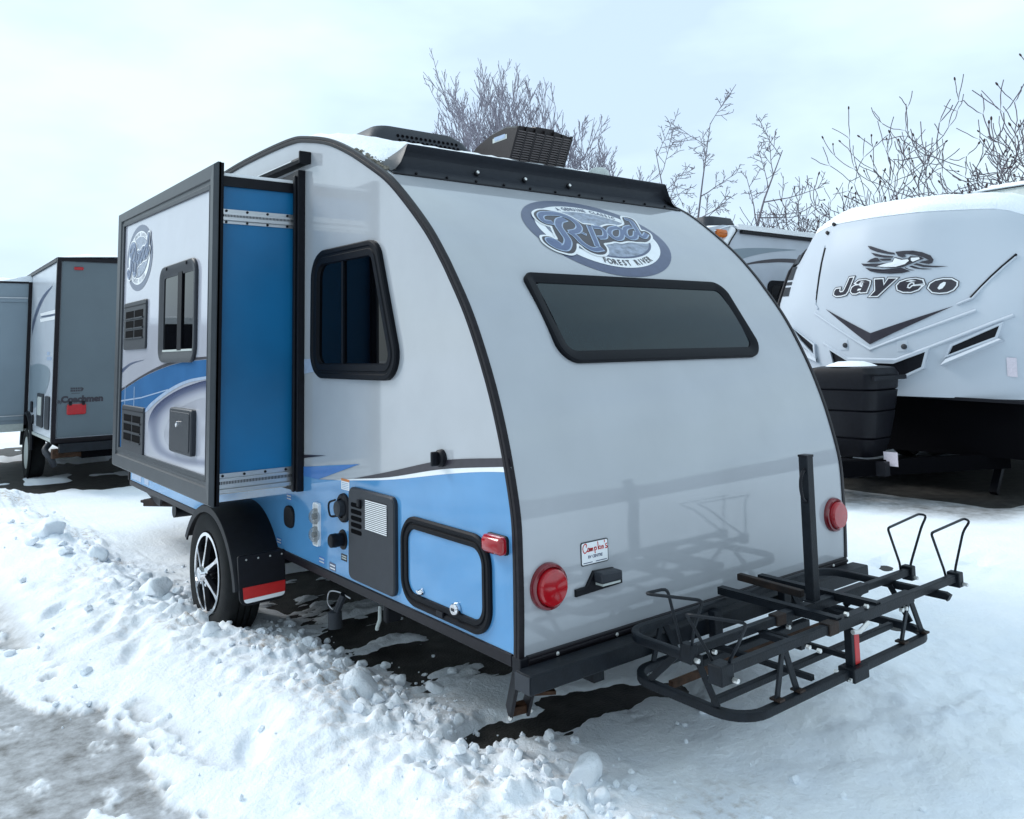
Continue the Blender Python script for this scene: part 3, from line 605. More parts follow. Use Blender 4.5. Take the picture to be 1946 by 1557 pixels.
# ------------------------------------------------------------------ rear wall fittings
wq = [(.335, .953), (1.605, .953), (1.575, 1.318), (.335, 1.318)]
sA = lambda z: s_of_z(z)
def MRs(u, v, h): return rear_s(u, v, h)
wq = [(.350, sA(.953)), (1.612, sA(.953)), (1.590, sA(1.318)), (.325, sA(1.318))]
rw = obj('window_frame', MB().loft(frame_rings(wq, [.10, .085, .085, .05], [(0, 0), (0, .014), (.006, .020), (.028, .018), (.042, .012), (.050, .010), (.053, .003)], MRs, 10), True, False, False), M_FRAME, T, smooth=35)
v, f = flat2d([fillet(inset(wq, .050), [.06, .05, .05, .03], 8)], .1)
obj('window_pane', MB().add([MRs(a, b, .006) for a, b, _ in v], f), M_GLASSR, rw, smooth=60)
for xc, sg in ((.116, 1), (1.868, 1)):
    tl_ = obj('tail_lamp', MB().lathe([(.078, 0), (.078, .012), (.074, .020), (.066, .022), (.060, .016)], (xc, -.006, .211), (0, -1, 0), 40, True, False), M_REDD, T, smooth=35)
    obj('lens', MB().lathe([(.062, .012), (.060, .036), (.054, .042), (.0005, .044)], (xc, -.006, .211), (0, -1, 0), 40), M_RED, tl_, smooth=35)
# dealer plate
def MP(u, v, h): return (u, -.0065 - h, v)
pl_ = obj('dealer_plate', plate(fillet(rect(.270, .403, .247, .328), .008, 4), MP, 0, .002), M_GREYP, T)
obj('plate_face', plate(fillet(rect(.2735, .3995, .2505, .3245), .006, 4), MP, .0021, .0026), M_WHITE, pl_)
def PZ(a, b):      # plate artwork coordinates
    u = .270 + (a - 222) / 600 * .133; return (u, .247 + .081 * (1 - (b - (285 - (a - 222) * .225)) / 512))
SCRIPT = [[(335, 370), (342, 320), (312, 305), (275, 350), (262, 420), (280, 485), (312, 500), (352, 455)], [(398, 392), (372, 400), (365, 460), (392, 455), (400, 395), (404, 460)], [(420, 395), (428, 455), (436, 395), (446, 400), (452, 450), (460, 392), (474, 392), (480, 445)], [(512, 370), (528, 490)], [(516, 380), (548, 360), (556, 410), (526, 430)], [(588, 245), (600, 410)], [(632, 335), (602, 375), (640, 400)], [(652, 340), (660, 398)], [(678, 335), (686, 392)], [(684, 340), (706, 330), (716, 385)], [(738, 205), (738, 245)], [(790, 275), (765, 290), (768, 325), (795, 340), (790, 370), (755, 375)]]
mb = MB()
for q in SCRIPT:
    for pg in ribbon([PZ(*a) for a in q], .0040): mb.add([MP(a, b, .003) for a, b in pg], [(0, 1, 2, 3)])
obj('script_word', mb, M_REDREF, pl_)
text_decal('plate_word', 'RV CENTRE', .0135, MP, .003, M_PURP, pl_, lambda a, b: (.338 + a, .2745 + b), bold=.0006)
for u0, u1 in ((.280, .324), (.340, .394)): obj('plate_rule', plate(rect(u0, u1, .2545, .2575), MP, .0027, .003), M_PURP, pl_)
# number plate lamp and holder
br = obj('plate_holder', plate([(.236, .152), (.462, .160), (.462, .182), (.425, .182), (.42, .222), (.322, .226), (.285, .178), (.236, .176)], MP, 0, .012, .003), M_BLACK, T)
obj('plate_lamp', MB().loft([[MP(u, v, h) for u, v in ((.318, .188), (.42, .188), (.42, .222), (.318, .226))] for h in (.012, .055)]), M_GREYP, br, bevel=.006)
obj('lamp_lens', MB().loft([[MP(u, v, h) for u, v in ((.325, .180), (.413, .180), (.413, .1875), (.325, .1875))] for h in (.014, .05)]), M_OFFW, br)
# rain visor across the top of the rear wall
def visor_ring(x, t):
    """cross-section at x; t = 0 flat on the roof, 1 = full height"""
    low = [(.897, 1.798), (.905, 1.812), (.935, 1.842), (.958, 1.872), (.962, 1.90), (.945, 1.925), (.918, 1.938), (.912, 1.946), (.922, 1.950), (.97, 1.938), (1.09, 1.915), (1.20, 1.958), (1.05, 1.885)]
    flat = []
    for y, z in low:
        yy = max(y, .885); s = float(np.interp(min(yy, 1.22), _ry[_ry.argmin():], _rs[_ry.argmin():])); q = rear_s(x, s, .006); flat.append((q[1], q[2]))
    return [(x, a[0] + (b[0] - a[0]) * t, a[1] + (b[1] - a[1]) * t) for a, b in zip(flat, low)]
xs = [.035, .06, .085, .105, .118, .125] + [.125 + (1.835 - .125) * k / 12 for k in range(1, 13)] + [1.842, 1.855, 1.875, 1.90, 1.93]
tt = [0, .10, .32, .65, .92, 1] + [1] * 12 + [.92, .65, .32, .10, 0]
vz = obj('rain_visor', MB().loft([visor_ring(x, t) for x, t in zip(xs, tt)]), M_GREYP, T, smooth=38)
for x in (.518, .811, 1.107): 
    obj('visor_lamp', MB().lathe([(.014, -.004), (.014, .006), (.010, .008)], (x, .935, 1.862), (0, -1, .3), 14), M_BLACK, vz)
    obj('visor_lens', MB().lathe([(.009, .006), (.008, .013), (.0005, .015)], (x, .935, 1.862), (0, -1, .3), 12), M_ZINC, vz)
for k in range(11): obj('visor_screw', MB().lathe([(.007, -.002), (.006, .006), (.0005, .007)], (.16 + k * .165, .901, 1.812), (0, -1, .6), 8), M_BLACK, vz)
obj('visor_gasket', MB().tube([(x, .893, 1.797) for x in (.035, .5, 1.4, 1.93)], .006, 6), M_BLACK, vz)
rng = random.Random(4); mb = MB()
for k in range(160):
    x = rng.uniform(.016, .075); yy = rng.uniform(.93, 1.22); s = float(np.interp(yy, _ry[_ry.argmin():], _rs[_ry.argmin():])); q = Vector(rear_s(x, s, .002)); r_ = rng.uniform(.004, .011)
    mb.lathe([(r_ * .8, -r_ * .5), (r_, 0), (r_ * .6, r_ * .7), (.0005, r_)], q, (rng.uniform(-.5, .5), rng.uniform(-.5, .3), 1), 5)
obj('sealant_bead', mb, M_TAN, T, kind='stuff')
# roof air conditioner
def rrect3(x0, x1, y0, y1, z, r, n=5): return [(a, b, z) for a, b in fillet(rect(x0, x1, y0, y1), r, n)]
ac = obj('air_conditioner', MB().loft([rrect3(.585, 1.445, 2.19, 3.22, 2.20, .06), rrect3(.592, 1.438, 2.185, 3.21, 2.285, .07), rrect3(.655, 1.36, 2.215, 3.10, 2.400, .08), rrect3(.690, 1.30, 2.245, 3.02, 2.443, .09), rrect3(.74, 1.25, 2.32, 2.95, 2.455, .09)]), M_GREYP, T, smooth=30)
def ac_rear(u, w_): return (u, 2.185 + (w_) * .26 - .0025, 2.285 + w_)
for j in range(3):
    for i in range(14):
        u = .815 + i * .034 + (.008 if j % 2 else 0) - j * .0; w0 = .094 - j * .031
        mb = MB(); ring = [ac_rear(u + .012 * math.cos(a), w0 + .0115 * math.sin(a)) for a in [math.pi * k / 3 for k in range(6)]]
        mb.add(ring, [tuple(range(6))]); obj('vent_hole', mb, M_DARK, ac)
for j in range(3):
    for i in range(9):
        yv = 2.33 + i * .05 + (.02 if j % 2 else 0); w0 = .085 - j * .033
        ring = [(.592 + (w0 + .0115 * math.sin(a)) * .55 - .0025, yv + .016 * math.cos(a), 2.27 + w0 + .0115 * math.sin(a)) for a in [math.pi * k / 3 for k in range(6)]]
        obj('vent_hole', MB().add(ring, [tuple(range(6))]), M_DARK, ac)
# roof fan cover with louvred rear face
def fc(x, y, z): return (x, y, z)
prof = [(1.48, 2.05), (1.43, 2.16), (1.362, 2.290), (1.48, 2.312), (1.62, 2.300), (1.76, 2.262), (1.86, 2.21), (1.92, 2.15)]
xl = [1.165, 1.170, 1.20, 1.40, 1.575, 1.60, 1.605]; kz = [0, 0, 1, 1.06, 1, 0, 0]
rings = []
for x, lift in ((1.165, -.012), (1.18, 0.0), (1.30, .004), (1.302, .012), (1.44, .014), (1.442, .004), (1.57, -.012), (1.585, -.03)):
    rings.append([(x - .055, y, z + lift * (1 if z > 2.2 else 0)) for y, z in prof])
fv = obj('roof_fan_cover', MB().loft(rings), M_BROWNV, T)
def fan_face(u, v):  # v 0..1 up the face
    return Vector((u - .055, 1.475 + (1.362 - 1.475) * v - .004, 2.062 + (2.284 - 2.062) * v))
for a, b in ((1.176, 1.232), (1.240, 1.296), (1.312, 1.370), (1.378, 1.436), (1.452, 1.508), (1.516, 1.572)):
    for k in range(16):
        p0 = fan_face(a, .06 + k * .056); p1 = fan_face(b, .06 + k * .056)
        obj('louvre_slat', MB().bar(p0, p1, .010, .007), M_LOUV, fv)
for u in (1.171, 1.236, 1.304, 1.374, 1.444, 1.512, 1.578): obj('louvre_post', MB().bar(fan_face(u, 0), fan_face(u, 1.0), .009, .016, up=(1, 0, 0)), M_BROWNV, fv)
lb = obj('cover_label', MB().add([(1.1085, 1.46, 2.235), (1.1085, 1.60, 2.235), (1.1085, 1.60, 2.262), (1.1085, 1.46, 2.262)], [(0, 1, 2, 3)]), M_OFFW, fv)
obj('label_mark', MB().add([(1.1070, 1.475, 2.242), (1.1070, 1.575, 2.242), (1.1070, 1.585, 2.266), (1.1070, 1.475, 2.266)], [(0, 1, 2, 3)]), M_LTPRINT, fv)
pv = obj('plumbing_vent', MB().loft([[(1.625 + a, 1.25 + b, z) for a, b in disc2(0, 0, r_, r_ * 1.25, 20)] for r_, z in ((.06, 1.97), (.062, 2.03), (.055, 2.06), (.035, 2.078), (.01, 2.082))]), M_OFFW, T, smooth=45)
obj('tv_antenna', MB().bar((1.50, 1.45, 2.07), (1.62, 1.32, 2.055), .02, .012), M_BROWNV, T)
# snow lying on the roof and on the slide roof
def snow_sheet(name, fn, nu, nv, th, parent, seed=0, **kw):
    rng = np.random.RandomState(seed); g = rng.rand(nu + 2, nv + 2); mb = MB(); top = []; bot = []
    for i in range(nu + 1):
        for j in range(nv + 1):
            e = min(i, nu - i) / 2.0; f_ = min(j, nv - j) / 2.0; k = min(1, min(e, f_)); tck = th * k * (.75 + .5 * g[i, j]); p, nrm = fn(i / nu, j / nv, (g[i, j] - .5))
            top.append(tuple(Vector(p) + Vector(nrm) * (tck + .002))); bot.append(tuple(Vector(p) - Vector(nrm) * .004))
    n = (nu + 1) * (nv + 1); mb.v = top + bot
    for i in range(nu):
        for j in range(nv):
            a = i * (nv + 1) + j; mb.f.append((a, a + nv + 1, a + nv + 2, a + 1)); mb.f.append((a + n, a + 1 + n, a + nv + 2 + n, a + nv + 1 + n))
    for i in range(nu):
        for j in (0, nv):
            a = i * (nv + 1) + j; mb.f.append((a, a + nv + 1, a + nv + 1 + n, a + n))
    for j in range(nv):
        for i in (0, nu):
            a = i * (nv + 1) + j; mb.f.append((a, a + 1, a + 1 + n, a + n))
    return obj(name, mb, M_SNOW, parent, smooth=60, **kw)
_pf = [(y, z) for y, z in PROF if z > 1.2 or y < 2]
_py = np.array([p[0] for p in PROF if p[1] > 1.0]); _pz = np.array([p[1] for p in PROF if p[1] > 1.0])
def roof_fn(u, v, r_):
    x = .022 + 1.92 * u; y = 1.0 + 3.6 * v
    if v < .02: y += .03 * r_
    e = .05; z = float(np.interp(y, _py, _pz)); dz = float(np.interp(y + e, _py, _pz) - np.interp(y - e, _py, _pz)); l = math.hypot(2 * e, dz)
    z += .020 * max(0, min(1, (2.08 - y) / .2)) * max(0, min(1, (y - 1.02) / .2)) * min(1, u * 12, (1 - u) * 12)
    return (x, y, z), (0, -dz / l, 2 * e / l)
snow_sheet('roof_snow', roof_fn, 40, 70, .022, T, 3, kind='stuff')
snow_sheet('slide_roof_snow', lambda u, v, r_: ((XS + .07 + .37 * u, 1.822 + 1.85 * v, 1.922), (0, 0, 1)), 8, 30, .014, sl_, 5, kind='stuff')
# ------------------------------------------------------------------ bicycle rack behind the bumper
K = empty('bike_rack', (.97, -.38, -.2), 'black steel bicycle rack with wire wheel hoops behind the rear bumper of the small camper', 'bike rack')
SQ = [(-.015, -.015), (.015, -.015), (.015, .015), (-.015, .015)]
def rrpath(x0, x1, y0, y1, z, r): return [(a, b, z) for a, b in fillet(rect(x0, x1, y0, y1), r, 7)]
SQ2 = fillet([(-.0135, -.0145), (.0135, -.0145), (.0135, .0145), (-.0135, .0145)], .005, 2)
obj('lower_loop', MB().tube(rrpath(.375, 1.555, -.595, -.115, -.11, .105), 0, closed=True, sec=SQ2, up=(0, 0, 1)), M_STEEL, K, smooth=40)
up_ = [(.365, -.445, .028)] + [(a, b, .028) for a, b in fillet([(.365, -.445), (.365, -.115), (1.60, -.115), (1.60, -.635)], [.001, .09, .09, .001], 7)][2:-2] + [(1.60, -.645, .022)]
up_ = [p for i, p in enumerate(up_) if i == 0 or (Vector(p) - Vector(up_[i - 1])).length > .004]
obj('upper_loop', MB().tube(up_, 0, sec=SQ2, up=(0, 0, 1)), M_STEEL, K, smooth=40)
# two wheel rails with thicker sleeves
obj('wheel_rail', MB().box(.34, 1.735, -.433, -.407, .043, .069), M_STEEL, K, bevel=.003)
obj('wheel_rail', MB().box(.265, 1.775, -.603, -.575, .043, .071), M_STEEL, K, bevel=.003)
obj('rail_sleeve', MB().box(.83, 1.385, -.438, -.402, .039, .074), M_STEEL, K, bevel=.003)
obj('rail_sleeve', MB().box(.875, 1.405, -.608, -.570, .038, .076), M_STEEL, K, bevel=.003)
obj('sleeve_end', MB().box(.785, .840, -.439, -.401, .038, .075), M_RUST, K, bevel=.003)
obj('sleeve_end', MB().box(.832, .890, -.609, -.569, .037, .077), M_RUST, K, bevel=.003)
# channels running front to back, the upright and its lock loop
for x, m in ((.905, M_STEEL), (1.16, M_STEEL)):
    mb = MB().box(x - .016, x + .016, -.60, -.10, .079, .084); mb.box(x - .016, x - .012, -.60, -.10, .056, .0785); mb.box(x + .012, x + .016, -.60, -.10, .056, .0785)
    obj('cross_channel', mb, m, K)
mb = MB().bar((1.005, -.115, .105), (1.0, -.40, .10), .026, .026)
obj('mast_arm', mb, M_RUST, K, bevel=.003)
mb = MB().box(.958, 1.016, -.475, -.425, .088, .094)
obj('mast_foot', mb, M_STEEL, K, bevel=.002)
mast = obj('mast', MB().bar((.987, -.45, .090), (.992, -.45, .600), .040, .036, up=(0, 1, 0)), M_STEEL, K, bevel=.003)
obj('mast_cap', MB().box(.971, 1.013, -.469, -.431, .598, .606), M_BLACK, mast)
obj('lock_loop', MB().tube(cat_rom([(.975, -.455, .555), (.945, -.46, .54), (.935, -.46, .50), (.945, -.46, .455), (.972, -.455, .44)], 6), .006, 8), M_BLACK, mast, smooth=50)
# mounting post going down to the bumper
obj('mount_post', MB().box(.80, .845, -.155, -.122, -.165, .02), M_STEEL, K, bevel=.003)
obj('mount_post', MB().box(1.24, 1.285, -.155, -.122, -.165, .02), M_STEEL, K, bevel=.003)
obj('mount_bar', MB().box(.72, 1.40, -.160, -.125, -.165, -.130), M_STEEL, K, bevel=.003)
# lattice struts between the loops
def strut(a, b): return obj('strut', MB().bar(a, b, .022, .008, up=(0, 1, .2)), M_STEEL, K, bevel=.001)
for a, b in (((.545, -.592, -.095), (.585, -.592, .045)), ((.655, -.592, -.095), (.60, -.592, .045)), ((1.315, -.592, -.095), (1.385, -.592, .045)), ((1.475, -.592, -.095), (1.40, -.592, .045)),
             ((.50, -.118, -.095), (.545, -.118, .02)), ((.63, -.118, -.095), (.565, -.118, .02)), ((1.25, -.118, -.095), (1.30, -.118, .02)), ((1.40, -.118, -.095), (1.32, -.118, .02))): strut(a, b)
for x in (.372, 1.568):
    for a, b in (((x, -.50, -.095), (x, -.425, .03)), ((x, -.22, -.095), (x, -.345, .02))): obj('strut', MB().bar(a, b, .022, .008, up=(1, 0, 0)), M_STEEL, K)
for p in ((.545, -.612, -.09), (.655, -.612, -.09), (1.315, -.612, -.09), (1.475, -.612, -.09)): obj('strut_foot', MB().box(p[0] - .014, p[0] + .014, -.613, -.575, -.0915, -.085), M_RUST, K)
# lower cross members and brown inner rail
obj('lower_rail', MB().box(.42, 1.52, -.280, -.258, -.120, -.098), M_RUST2, K, bevel=.003)
obj('lower_rail', MB().box(.42, 1.52, -.455, -.433, -.120, -.098), M_STEEL, K, bevel=.003)
for x in (.76, 1.02): obj('lower_cross', MB().box(x, x + .020, -.575, -.135, -.096, -.078), M_STEEL, K, bevel=.002)
for x in (.70, 1.09): obj('rail_tie', MB().box(x, x + .022, -.585, -.42, .018, .038), M_STEEL, K, bevel=.002)
# folding brace with a red reflector face
obj('brace', MB().box(.962, .980, -.606, -.578, -.105, .034), M_STEEL, K, bevel=.002)
obj('brace_reflector', MB().box(.9805, 1.012, -.606, -.586, -.088, .020), M_REDREF, K, bevel=.002)
obj('brace_clamp', MB().box(.935, 1.03, -.626, -.564, -.135, -.090), M_STEEL, K, bevel=.004)
obj('brace_hook', MB().tube([(.95, -.62, .030), (.99, -.622, .024), (1.03, -.62, .034), (1.05, -.62, .040)], .008, 8), M_ZINC, K, smooth=40)
for p in ((.935, -.61, -.125), (1.035, -.60, -.11), (.90, -.58, -.098), (.74, -.585, .02), (.80, -.585, -.005), (1.30, -.61, .03), (1.33, -.61, .03), (.455, -.43, .03), (.86, -.43, .02), (.95, -.60, .085), (1.08, -.60, .085)):
    obj('bolt', MB().lathe([(.008, .006), (.008, -.006), (.005, -.008), (.0005, -.008)], p, (0, 1, 0), 6), M_ZINC, K)
# wheel hoops at the rail ends
def hoop(pts, r=.0050):
    q = []
    P = [Vector(p) for p in pts]
    for i, p in enumerate(P):
        if 0 < i < len(P) - 1:
            a = (P[i - 1] - p); b = (P[i + 1] - p); ra = min(.022, a.length / 2.5); rb = min(.022, b.length / 2.5)
            s = p + a.normalized() * ra; e = p + b.normalized() * rb
            for t in (0, .33, .66, 1): q.append(s * (1 - t) ** 2 + p * 2 * t * (1 - t) + e * t * t)
        else: q.append(p)
    return obj('wheel_hoop', MB().tube(q, r, 8), M_STEEL, K, smooth=60)
hoop([(.338, -.409, .045), (.331, -.40, .075), (.209, -.462, .28), (.118, -.452, .28), (.196, -.61, .28), (.29, -.49, .15), (.345, -.432, .075), (.348, -.441, .045)])
hoop([(.297, -.565, .045), (.285, -.56, .08), (.235, -.52, .20), (.150, -.585, .245), (.215, -.745, .245), (.28, -.66, .15), (.312, -.60, .08), (.317, -.588, .045)])
hoop([(1.70, -.404, .06), (1.695, -.405, .09), (1.466, -.487, .28), (1.82, -.437, .28), (1.838, -.461, .275), (1.80, -.455, .235), (1.752, -.424, .09), (1.745, -.42, .06)])
hoop([(1.735, -.572, .06), (1.728, -.57, .09), (1.50, -.640, .28), (1.86, -.605, .28), (1.84, -.635, .275), (1.83, -.61, .235), (1.785, -.588, .09), (1.778, -.588, .06)])
for x0, x1, ya, yb in ((.325, .360, -.443, -.398), (.258, .318, -.614, -.562), (1.716, 1.750, -.443, -.398), (1.756, 1.795, -.614, -.564)):
    obj('hoop_clamp', MB().box(x0, x1, ya, yb, .022, .080), M_STEEL, K, bevel=.004)
for x, y in ((.345, -.452), (.31, -.627), (1.735, -.452), (1.785, -.627)): obj('bolt', MB().lathe([(.008, .012), (.008, -.006), (.0005, -.008)], (x, y, .034), (0, 1, 0), 6), M_ZINC, K)

# ------------------------------------------------------------------ grey travel trailer on the left
CX, CY, CZ, CT = -.131, 8.372, .115, 2.183
G = empty('travel_trailer', (1.1, 11.5, GZ), 'grey travel trailer with open slide-out, standing beyond the left end of the small camper', 'travel trailer')
CW, CL = 2.35, 5.6
cb = [(CY, CZ), (CY - .02, CT - .02), (CY + .06, CT), (CY + CL - .5, CT), (CY + CL, CT - .8), (CY + CL, CZ)]
obj('body', MB().loft([[(x, y, z) for y, z in cb] for x in (CX, CX + CW)]), M_COACHW, G)
def MC(u, v, h): return (u, CY - h - (v - CZ) / (CT - CZ) * .02, v)
def MCS(u, v, h): return (CX - h, u, v)
obj('rear_panel', plate(rect(CX + .03, CX + CW - .03, CZ + .03, CT - .03), MC, .0, .008), M_GRAYBODY, G)
for x in (CX, CX + CW): obj('corner_trim', MB().bar((x, CY - .004, CZ), (x, CY - .026, CT - .02), .045, .045, up=(1, 0, 0)), M_TRIM, G)
obj('top_trim', MB().box(CX - .02, CX + CW + .02, CY - .045, CY + .05, CT - .03, CT + .012), M_TRIM, G)
obj('roof_trim', MB().box(CX - .022, CX + .02, CY + .051, CY + CL - .5, CT - .03, CT + .012), M_TRIM, G)
obj('bottom_trim', MB().box(CX - .02, CX + CW + .02, CY - .03, CY + .05, CZ - .03, CZ + .02), M_TRIM, G)
obj('side_sill', MB().box(CX - .018, CX + .02, CY + .051, CY + CL, CZ - .02, CZ + .012), M_OFFW, G)
obj('bumper', MB().box(CX + .05, CX + CW - .05, CY - .14, CY - .04, CZ - .13, CZ - .035), M_STEEL, G, bevel=.006)
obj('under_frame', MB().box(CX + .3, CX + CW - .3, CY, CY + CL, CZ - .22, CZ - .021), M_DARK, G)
mb = MB().bar((CX + .02, CY + .05, CZ - .17), (CX + .75, CY + .05, CZ - .19), .05, .05); mb.box(CX + .0, CX + .06, CY - .02, CY + .10, CZ - .2, CZ - .10)
obj('stabiliser_jack', mb, M_RUST2, G)
obj('waste_hose', MB().tube(cat_rom([(CX + .02, CY + .35, CZ - .06), (CX - .03, CY + .3, CZ - .13), (CX + .02, CY + .2, CZ - .22), (CX + .06, CY + .25, CZ - .3)], 5), .035, 10), M_GREYP, G, smooth=50)
obj('clearance_lamp', plate(fillet(rect(.020, .120, 2.055, 2.090), .012, 4), MC, .008, .03, .006), M_RED, G)
rl = obj('tail_lamp', plate(fillet(rect(-.005, .195, .395, .515), .02, 4), MC, .008, .03, .006), M_RED, G)
obj('lamp_bracket', plate(rect(.015, .045, .50, .545), MC, .0085, .034), M_BLACK, rl); obj('lamp_bracket', plate(rect(.15, .18, .50, .545), MC, .0085, .034), M_BLACK, rl)
text_decal('maker_word', 'Coachmen', .098, MC, .0100, M_DKPRINT, G, lambda a, b: (.155 + a, .566 + b), bold=.006, sx=1.02)
text_decal('by_word', 'By', .048, MC, .0100, M_DKPRINT, G, lambda a, b: (-.075 + a, .545 + b), bold=.001)
mb = MB()
for r_ in range(2):
    for k in range(6): mb.add([MC(a, b, .010) for a, b in rect(.030 + k * .018, .043 + k * .018, .655 + r_ * .026, .675 + r_ * .026)], [(0, 1, 2, 3)])
mb.add([MC(a, b, .010) for a, b in [(.138, .65), (.16, .668), (.165, .69), (.14, .705)]], [(0, 1, 2, 3)]); mb.add([MC(a, b, .010) for a, b in rect(.04, .13, .633, .638)], [(0, 1, 2, 3)])
obj('model_emblem', mb, M_DKPRINT, G)
# left side artwork and fittings
obj('side_panel', plate(rect(CY + .03, CY + CL - .5, CZ + .02, CT - .05), MCS, 0, .004), M_COACHW, G)
decal('side_swoosh', [cat_rom([(10.25, 1.52), (9.9, 1.70), (9.4, 1.83), (8.75, 1.90)], 5) + cat_rom([(8.75, 1.885), (9.4, 1.76), (9.9, 1.58), (10.25, 1.36)], 5)], MCS, .006, M_PURP, G)
for z0, u0 in ((1.60, 8.42), (1.53, 8.42)): decal('side_stripe', [[(u0, z0), (9.6, z0 + .01), (9.55, z0 - .03), (u0, z0 - .045)]], MCS, .006, M_WHITE, G)
decal('side_stripe', [[(8.42, 1.552), (9.5, 1.575), (9.5, 1.555), (8.42, 1.53)]], MCS, .0065, M_PURP, G)
decal('side_bulge', [cat_rom([(10.3, .95), (9.6, .98), (8.8, .93), (8.7, .80), (9.0, .62), (9.6, .46), (10.3, .36)], 5)], MCS, .006, M_GRAYSLIDE, G)
decal('side_emblem', [rect(8.6, 8.95, 1.02, 1.06), rect(8.75, 8.95, 1.08, 1.12)], MCS, .006, M_LTPRINT, G)
for u0, u1, v0, v1, m in ((9.05, 9.5, .22, .62, M_GREYP), (8.6, 8.9, .22, .60, M_GREYP), (9.12, 9.42, .36, .58, M_OFFW), (9.9, 10.05, .36, .50, M_BLACK)):
    obj('side_hatch', plate(fillet(rect(u0, u1, v0, v1), .03, 4), MCS, .005 if m is not M_OFFW else .022, .02 if m is not M_OFFW else .026), m, G)
obj('side_port', MB().lathe([(.06, 0), (.055, .02), (.0005, .022)], (CX - .004, 9.85, .28), (-1, 0, 0), 20), M_BLACK, G)
# its slide-out
SLY = 10.40
so_ = obj('slide_out', MB().box(CX - .95, CX, SLY, SLY + 2.6, .20, 2.05), M_GRAYSLIDE, G)
obj('slide_trim', MB().box(CX - .045, CX - .001, SLY - .03, SLY + .02, .18, 2.06), M_TRIM, so_)
obj('slide_trim', MB().box(CX - .95, CX - .046, SLY - .012, SLY + .012, 2.051, 2.075), M_TRIM, so_)
for z0 in (1.80, .25):
    obj('gear_track', MB().box(CX - .95, CX - .05, SLY - .015, SLY - .001, z0, z0 + .05), M_GRAYSLIDE, so_)
    obj('track_lip', MB().box(CX - .95, CX - .05, SLY - .022, SLY - .0155, z0 + .05, z0 + .062), M_ALU, so_)
obj('slide_floor', MB().box(CX - .95, CX - .046, SLY, SLY + 2.6, .10, .199), M_OFFW, so_)
# wheel and arch
yc = 10.25
obj('wheel_arch', MB().tube([(CX - .02, yc + .44 * math.cos(a), -.10 + .44 * math.sin(a)) for a in [math.pi * k / 20 for k in range(21)]], .028, 6), M_BLACK, G)
obj('arch_void', MB().lathe([(.42, 0), (.42, .01)], (CX - .006, yc, -.10), (-1, 0, 0), 32), M_DARK, G)
tw = obj('tyre', MB().lathe([(.2, .02), (.24, 0), (.30, .0), (.325, .03), (.33, .06), (.33, .14), (.31, .19), (.2, .18)], (CX - .03, yc, -.17), (1, 0, 0), 40, False, False), M_RUBBER, G, smooth=40)
obj('rim', MB().lathe([(.205, .01), (.19, .02), (.15, .05), (.06, .03), (.0005, .02)], (CX - .03, yc, -.17), (1, 0, 0), 32), M_OFFW, tw, smooth=40)
snow_sheet('roof_snow', lambda u, v, r_: ((CX - .03 + (CW + .06) * u, CY - .02 + (CL - .5) * v, CT + .012 + .05 * math.sin(math.pi * u)), (0, 0, 1)), 20, 40, .05, G, 7, kind='stuff')
snow_sheet('slide_roof_snow', lambda u, v, r_: ((CX - .93 + .93 * u, SLY + .0 + 2.5 * v, 2.076), (0, 0, 1)), 12, 20, .06 , G, 8, kind='stuff')
mb = MB(); mb.add([(CX - .35, SLY + .02, 2.08), (CX - .005, SLY + .02, 2.08), (CX - .005, SLY + .02, 2.17), (CX - .35, SLY + 2.4, 2.08), (CX - .005, SLY + 2.4, 2.08), (CX - .005, SLY + 2.4, 2.17)], [(0, 1, 2), (3, 5, 4), (0, 2, 5, 3), (1, 4, 5, 2)])
obj('drifted_snow', mb, M_SNOW, G)

# ------------------------------------------------------------------ white travel trailer on the right, front cap towards the small camper
JY = 2.22
Jt = empty('travel_trailer', (9.0, JY, GZ), 'tall white travel trailer with moulded nose cap and dark flying bird emblem, on the right', 'travel trailer')
def xcap(d, z):
    a = abs(d); x = 6.36 + .17 * (a / .8) ** 1.5 if a < .8 else 6.53 + .26 * (a - .8) + .35 * max(0, a - 1.05) ** 1.6
    if z > 1.4: x += .62 * (z - 1.4) * min(1, max(0, a - .45) / .85) ** 1.3
    if z > 1.75: x += .42 * (z - 1.75) ** 1.7
    if z > 2.30: x += 2.4 * (z - 2.30) ** 1.4
    if z < .95: x += .10 * (.95 - z)
    return x
def MJ(u, v, h): return (xcap(u, v) - h, JY - u, v)
HW = 1.35
zs = [.48, .55, .65, .8, .95, 1.1, 1.3, 1.5, 1.75, 1.9, 2.05, 2.2, 2.3, 2.36, 2.42, 2.47, 2.50]
us = [HW * k / 20 for k in range(-20, 21)]
zb_ = lambda u: .50 - .03 * u + (.0)
mb = MB(); nU = len(us)
for z in zs:
    for u in us:
        zz = z if z > .7 else .70 + (z - .70) * (1.0 + .12 * u / HW)
        edge = max(0, abs(u) - .95) / .3
        mb.v.append((xcap(u, zz - 0) + (.0), JY - u, zz - .30 * edge ** 2 * max(0, (zz - 1.9)) ))
for i in range(len(zs) - 1):
    for j in range(nU - 1): a = i * nU + j; mb.f.append((a, a + 1, a + nU + 1, a + nU))
obj('nose_cap', mb, M_CAP, Jt, smooth=50)
side = []
for z in zs: side.append((xcap(HW, z if z > .7 else z), z - .30 * 1 * max(0, z - 1.9)))
for sg in (-1, 1):
    pts = [(x, JY + sg * HW, z) for x, z in side] + [(12.4, JY + sg * HW, 2.32), (12.4, JY + sg * HW, .45)]
    obj('side_wall', MB().add(pts, [tuple(range(len(pts)))]), M_CAP, Jt)
    obj('cap_edge', MB().tube([(x - .004, JY + sg * (HW + .004), z) for x, z in side], .022, 8), M_TRIM, Jt, smooth=50)
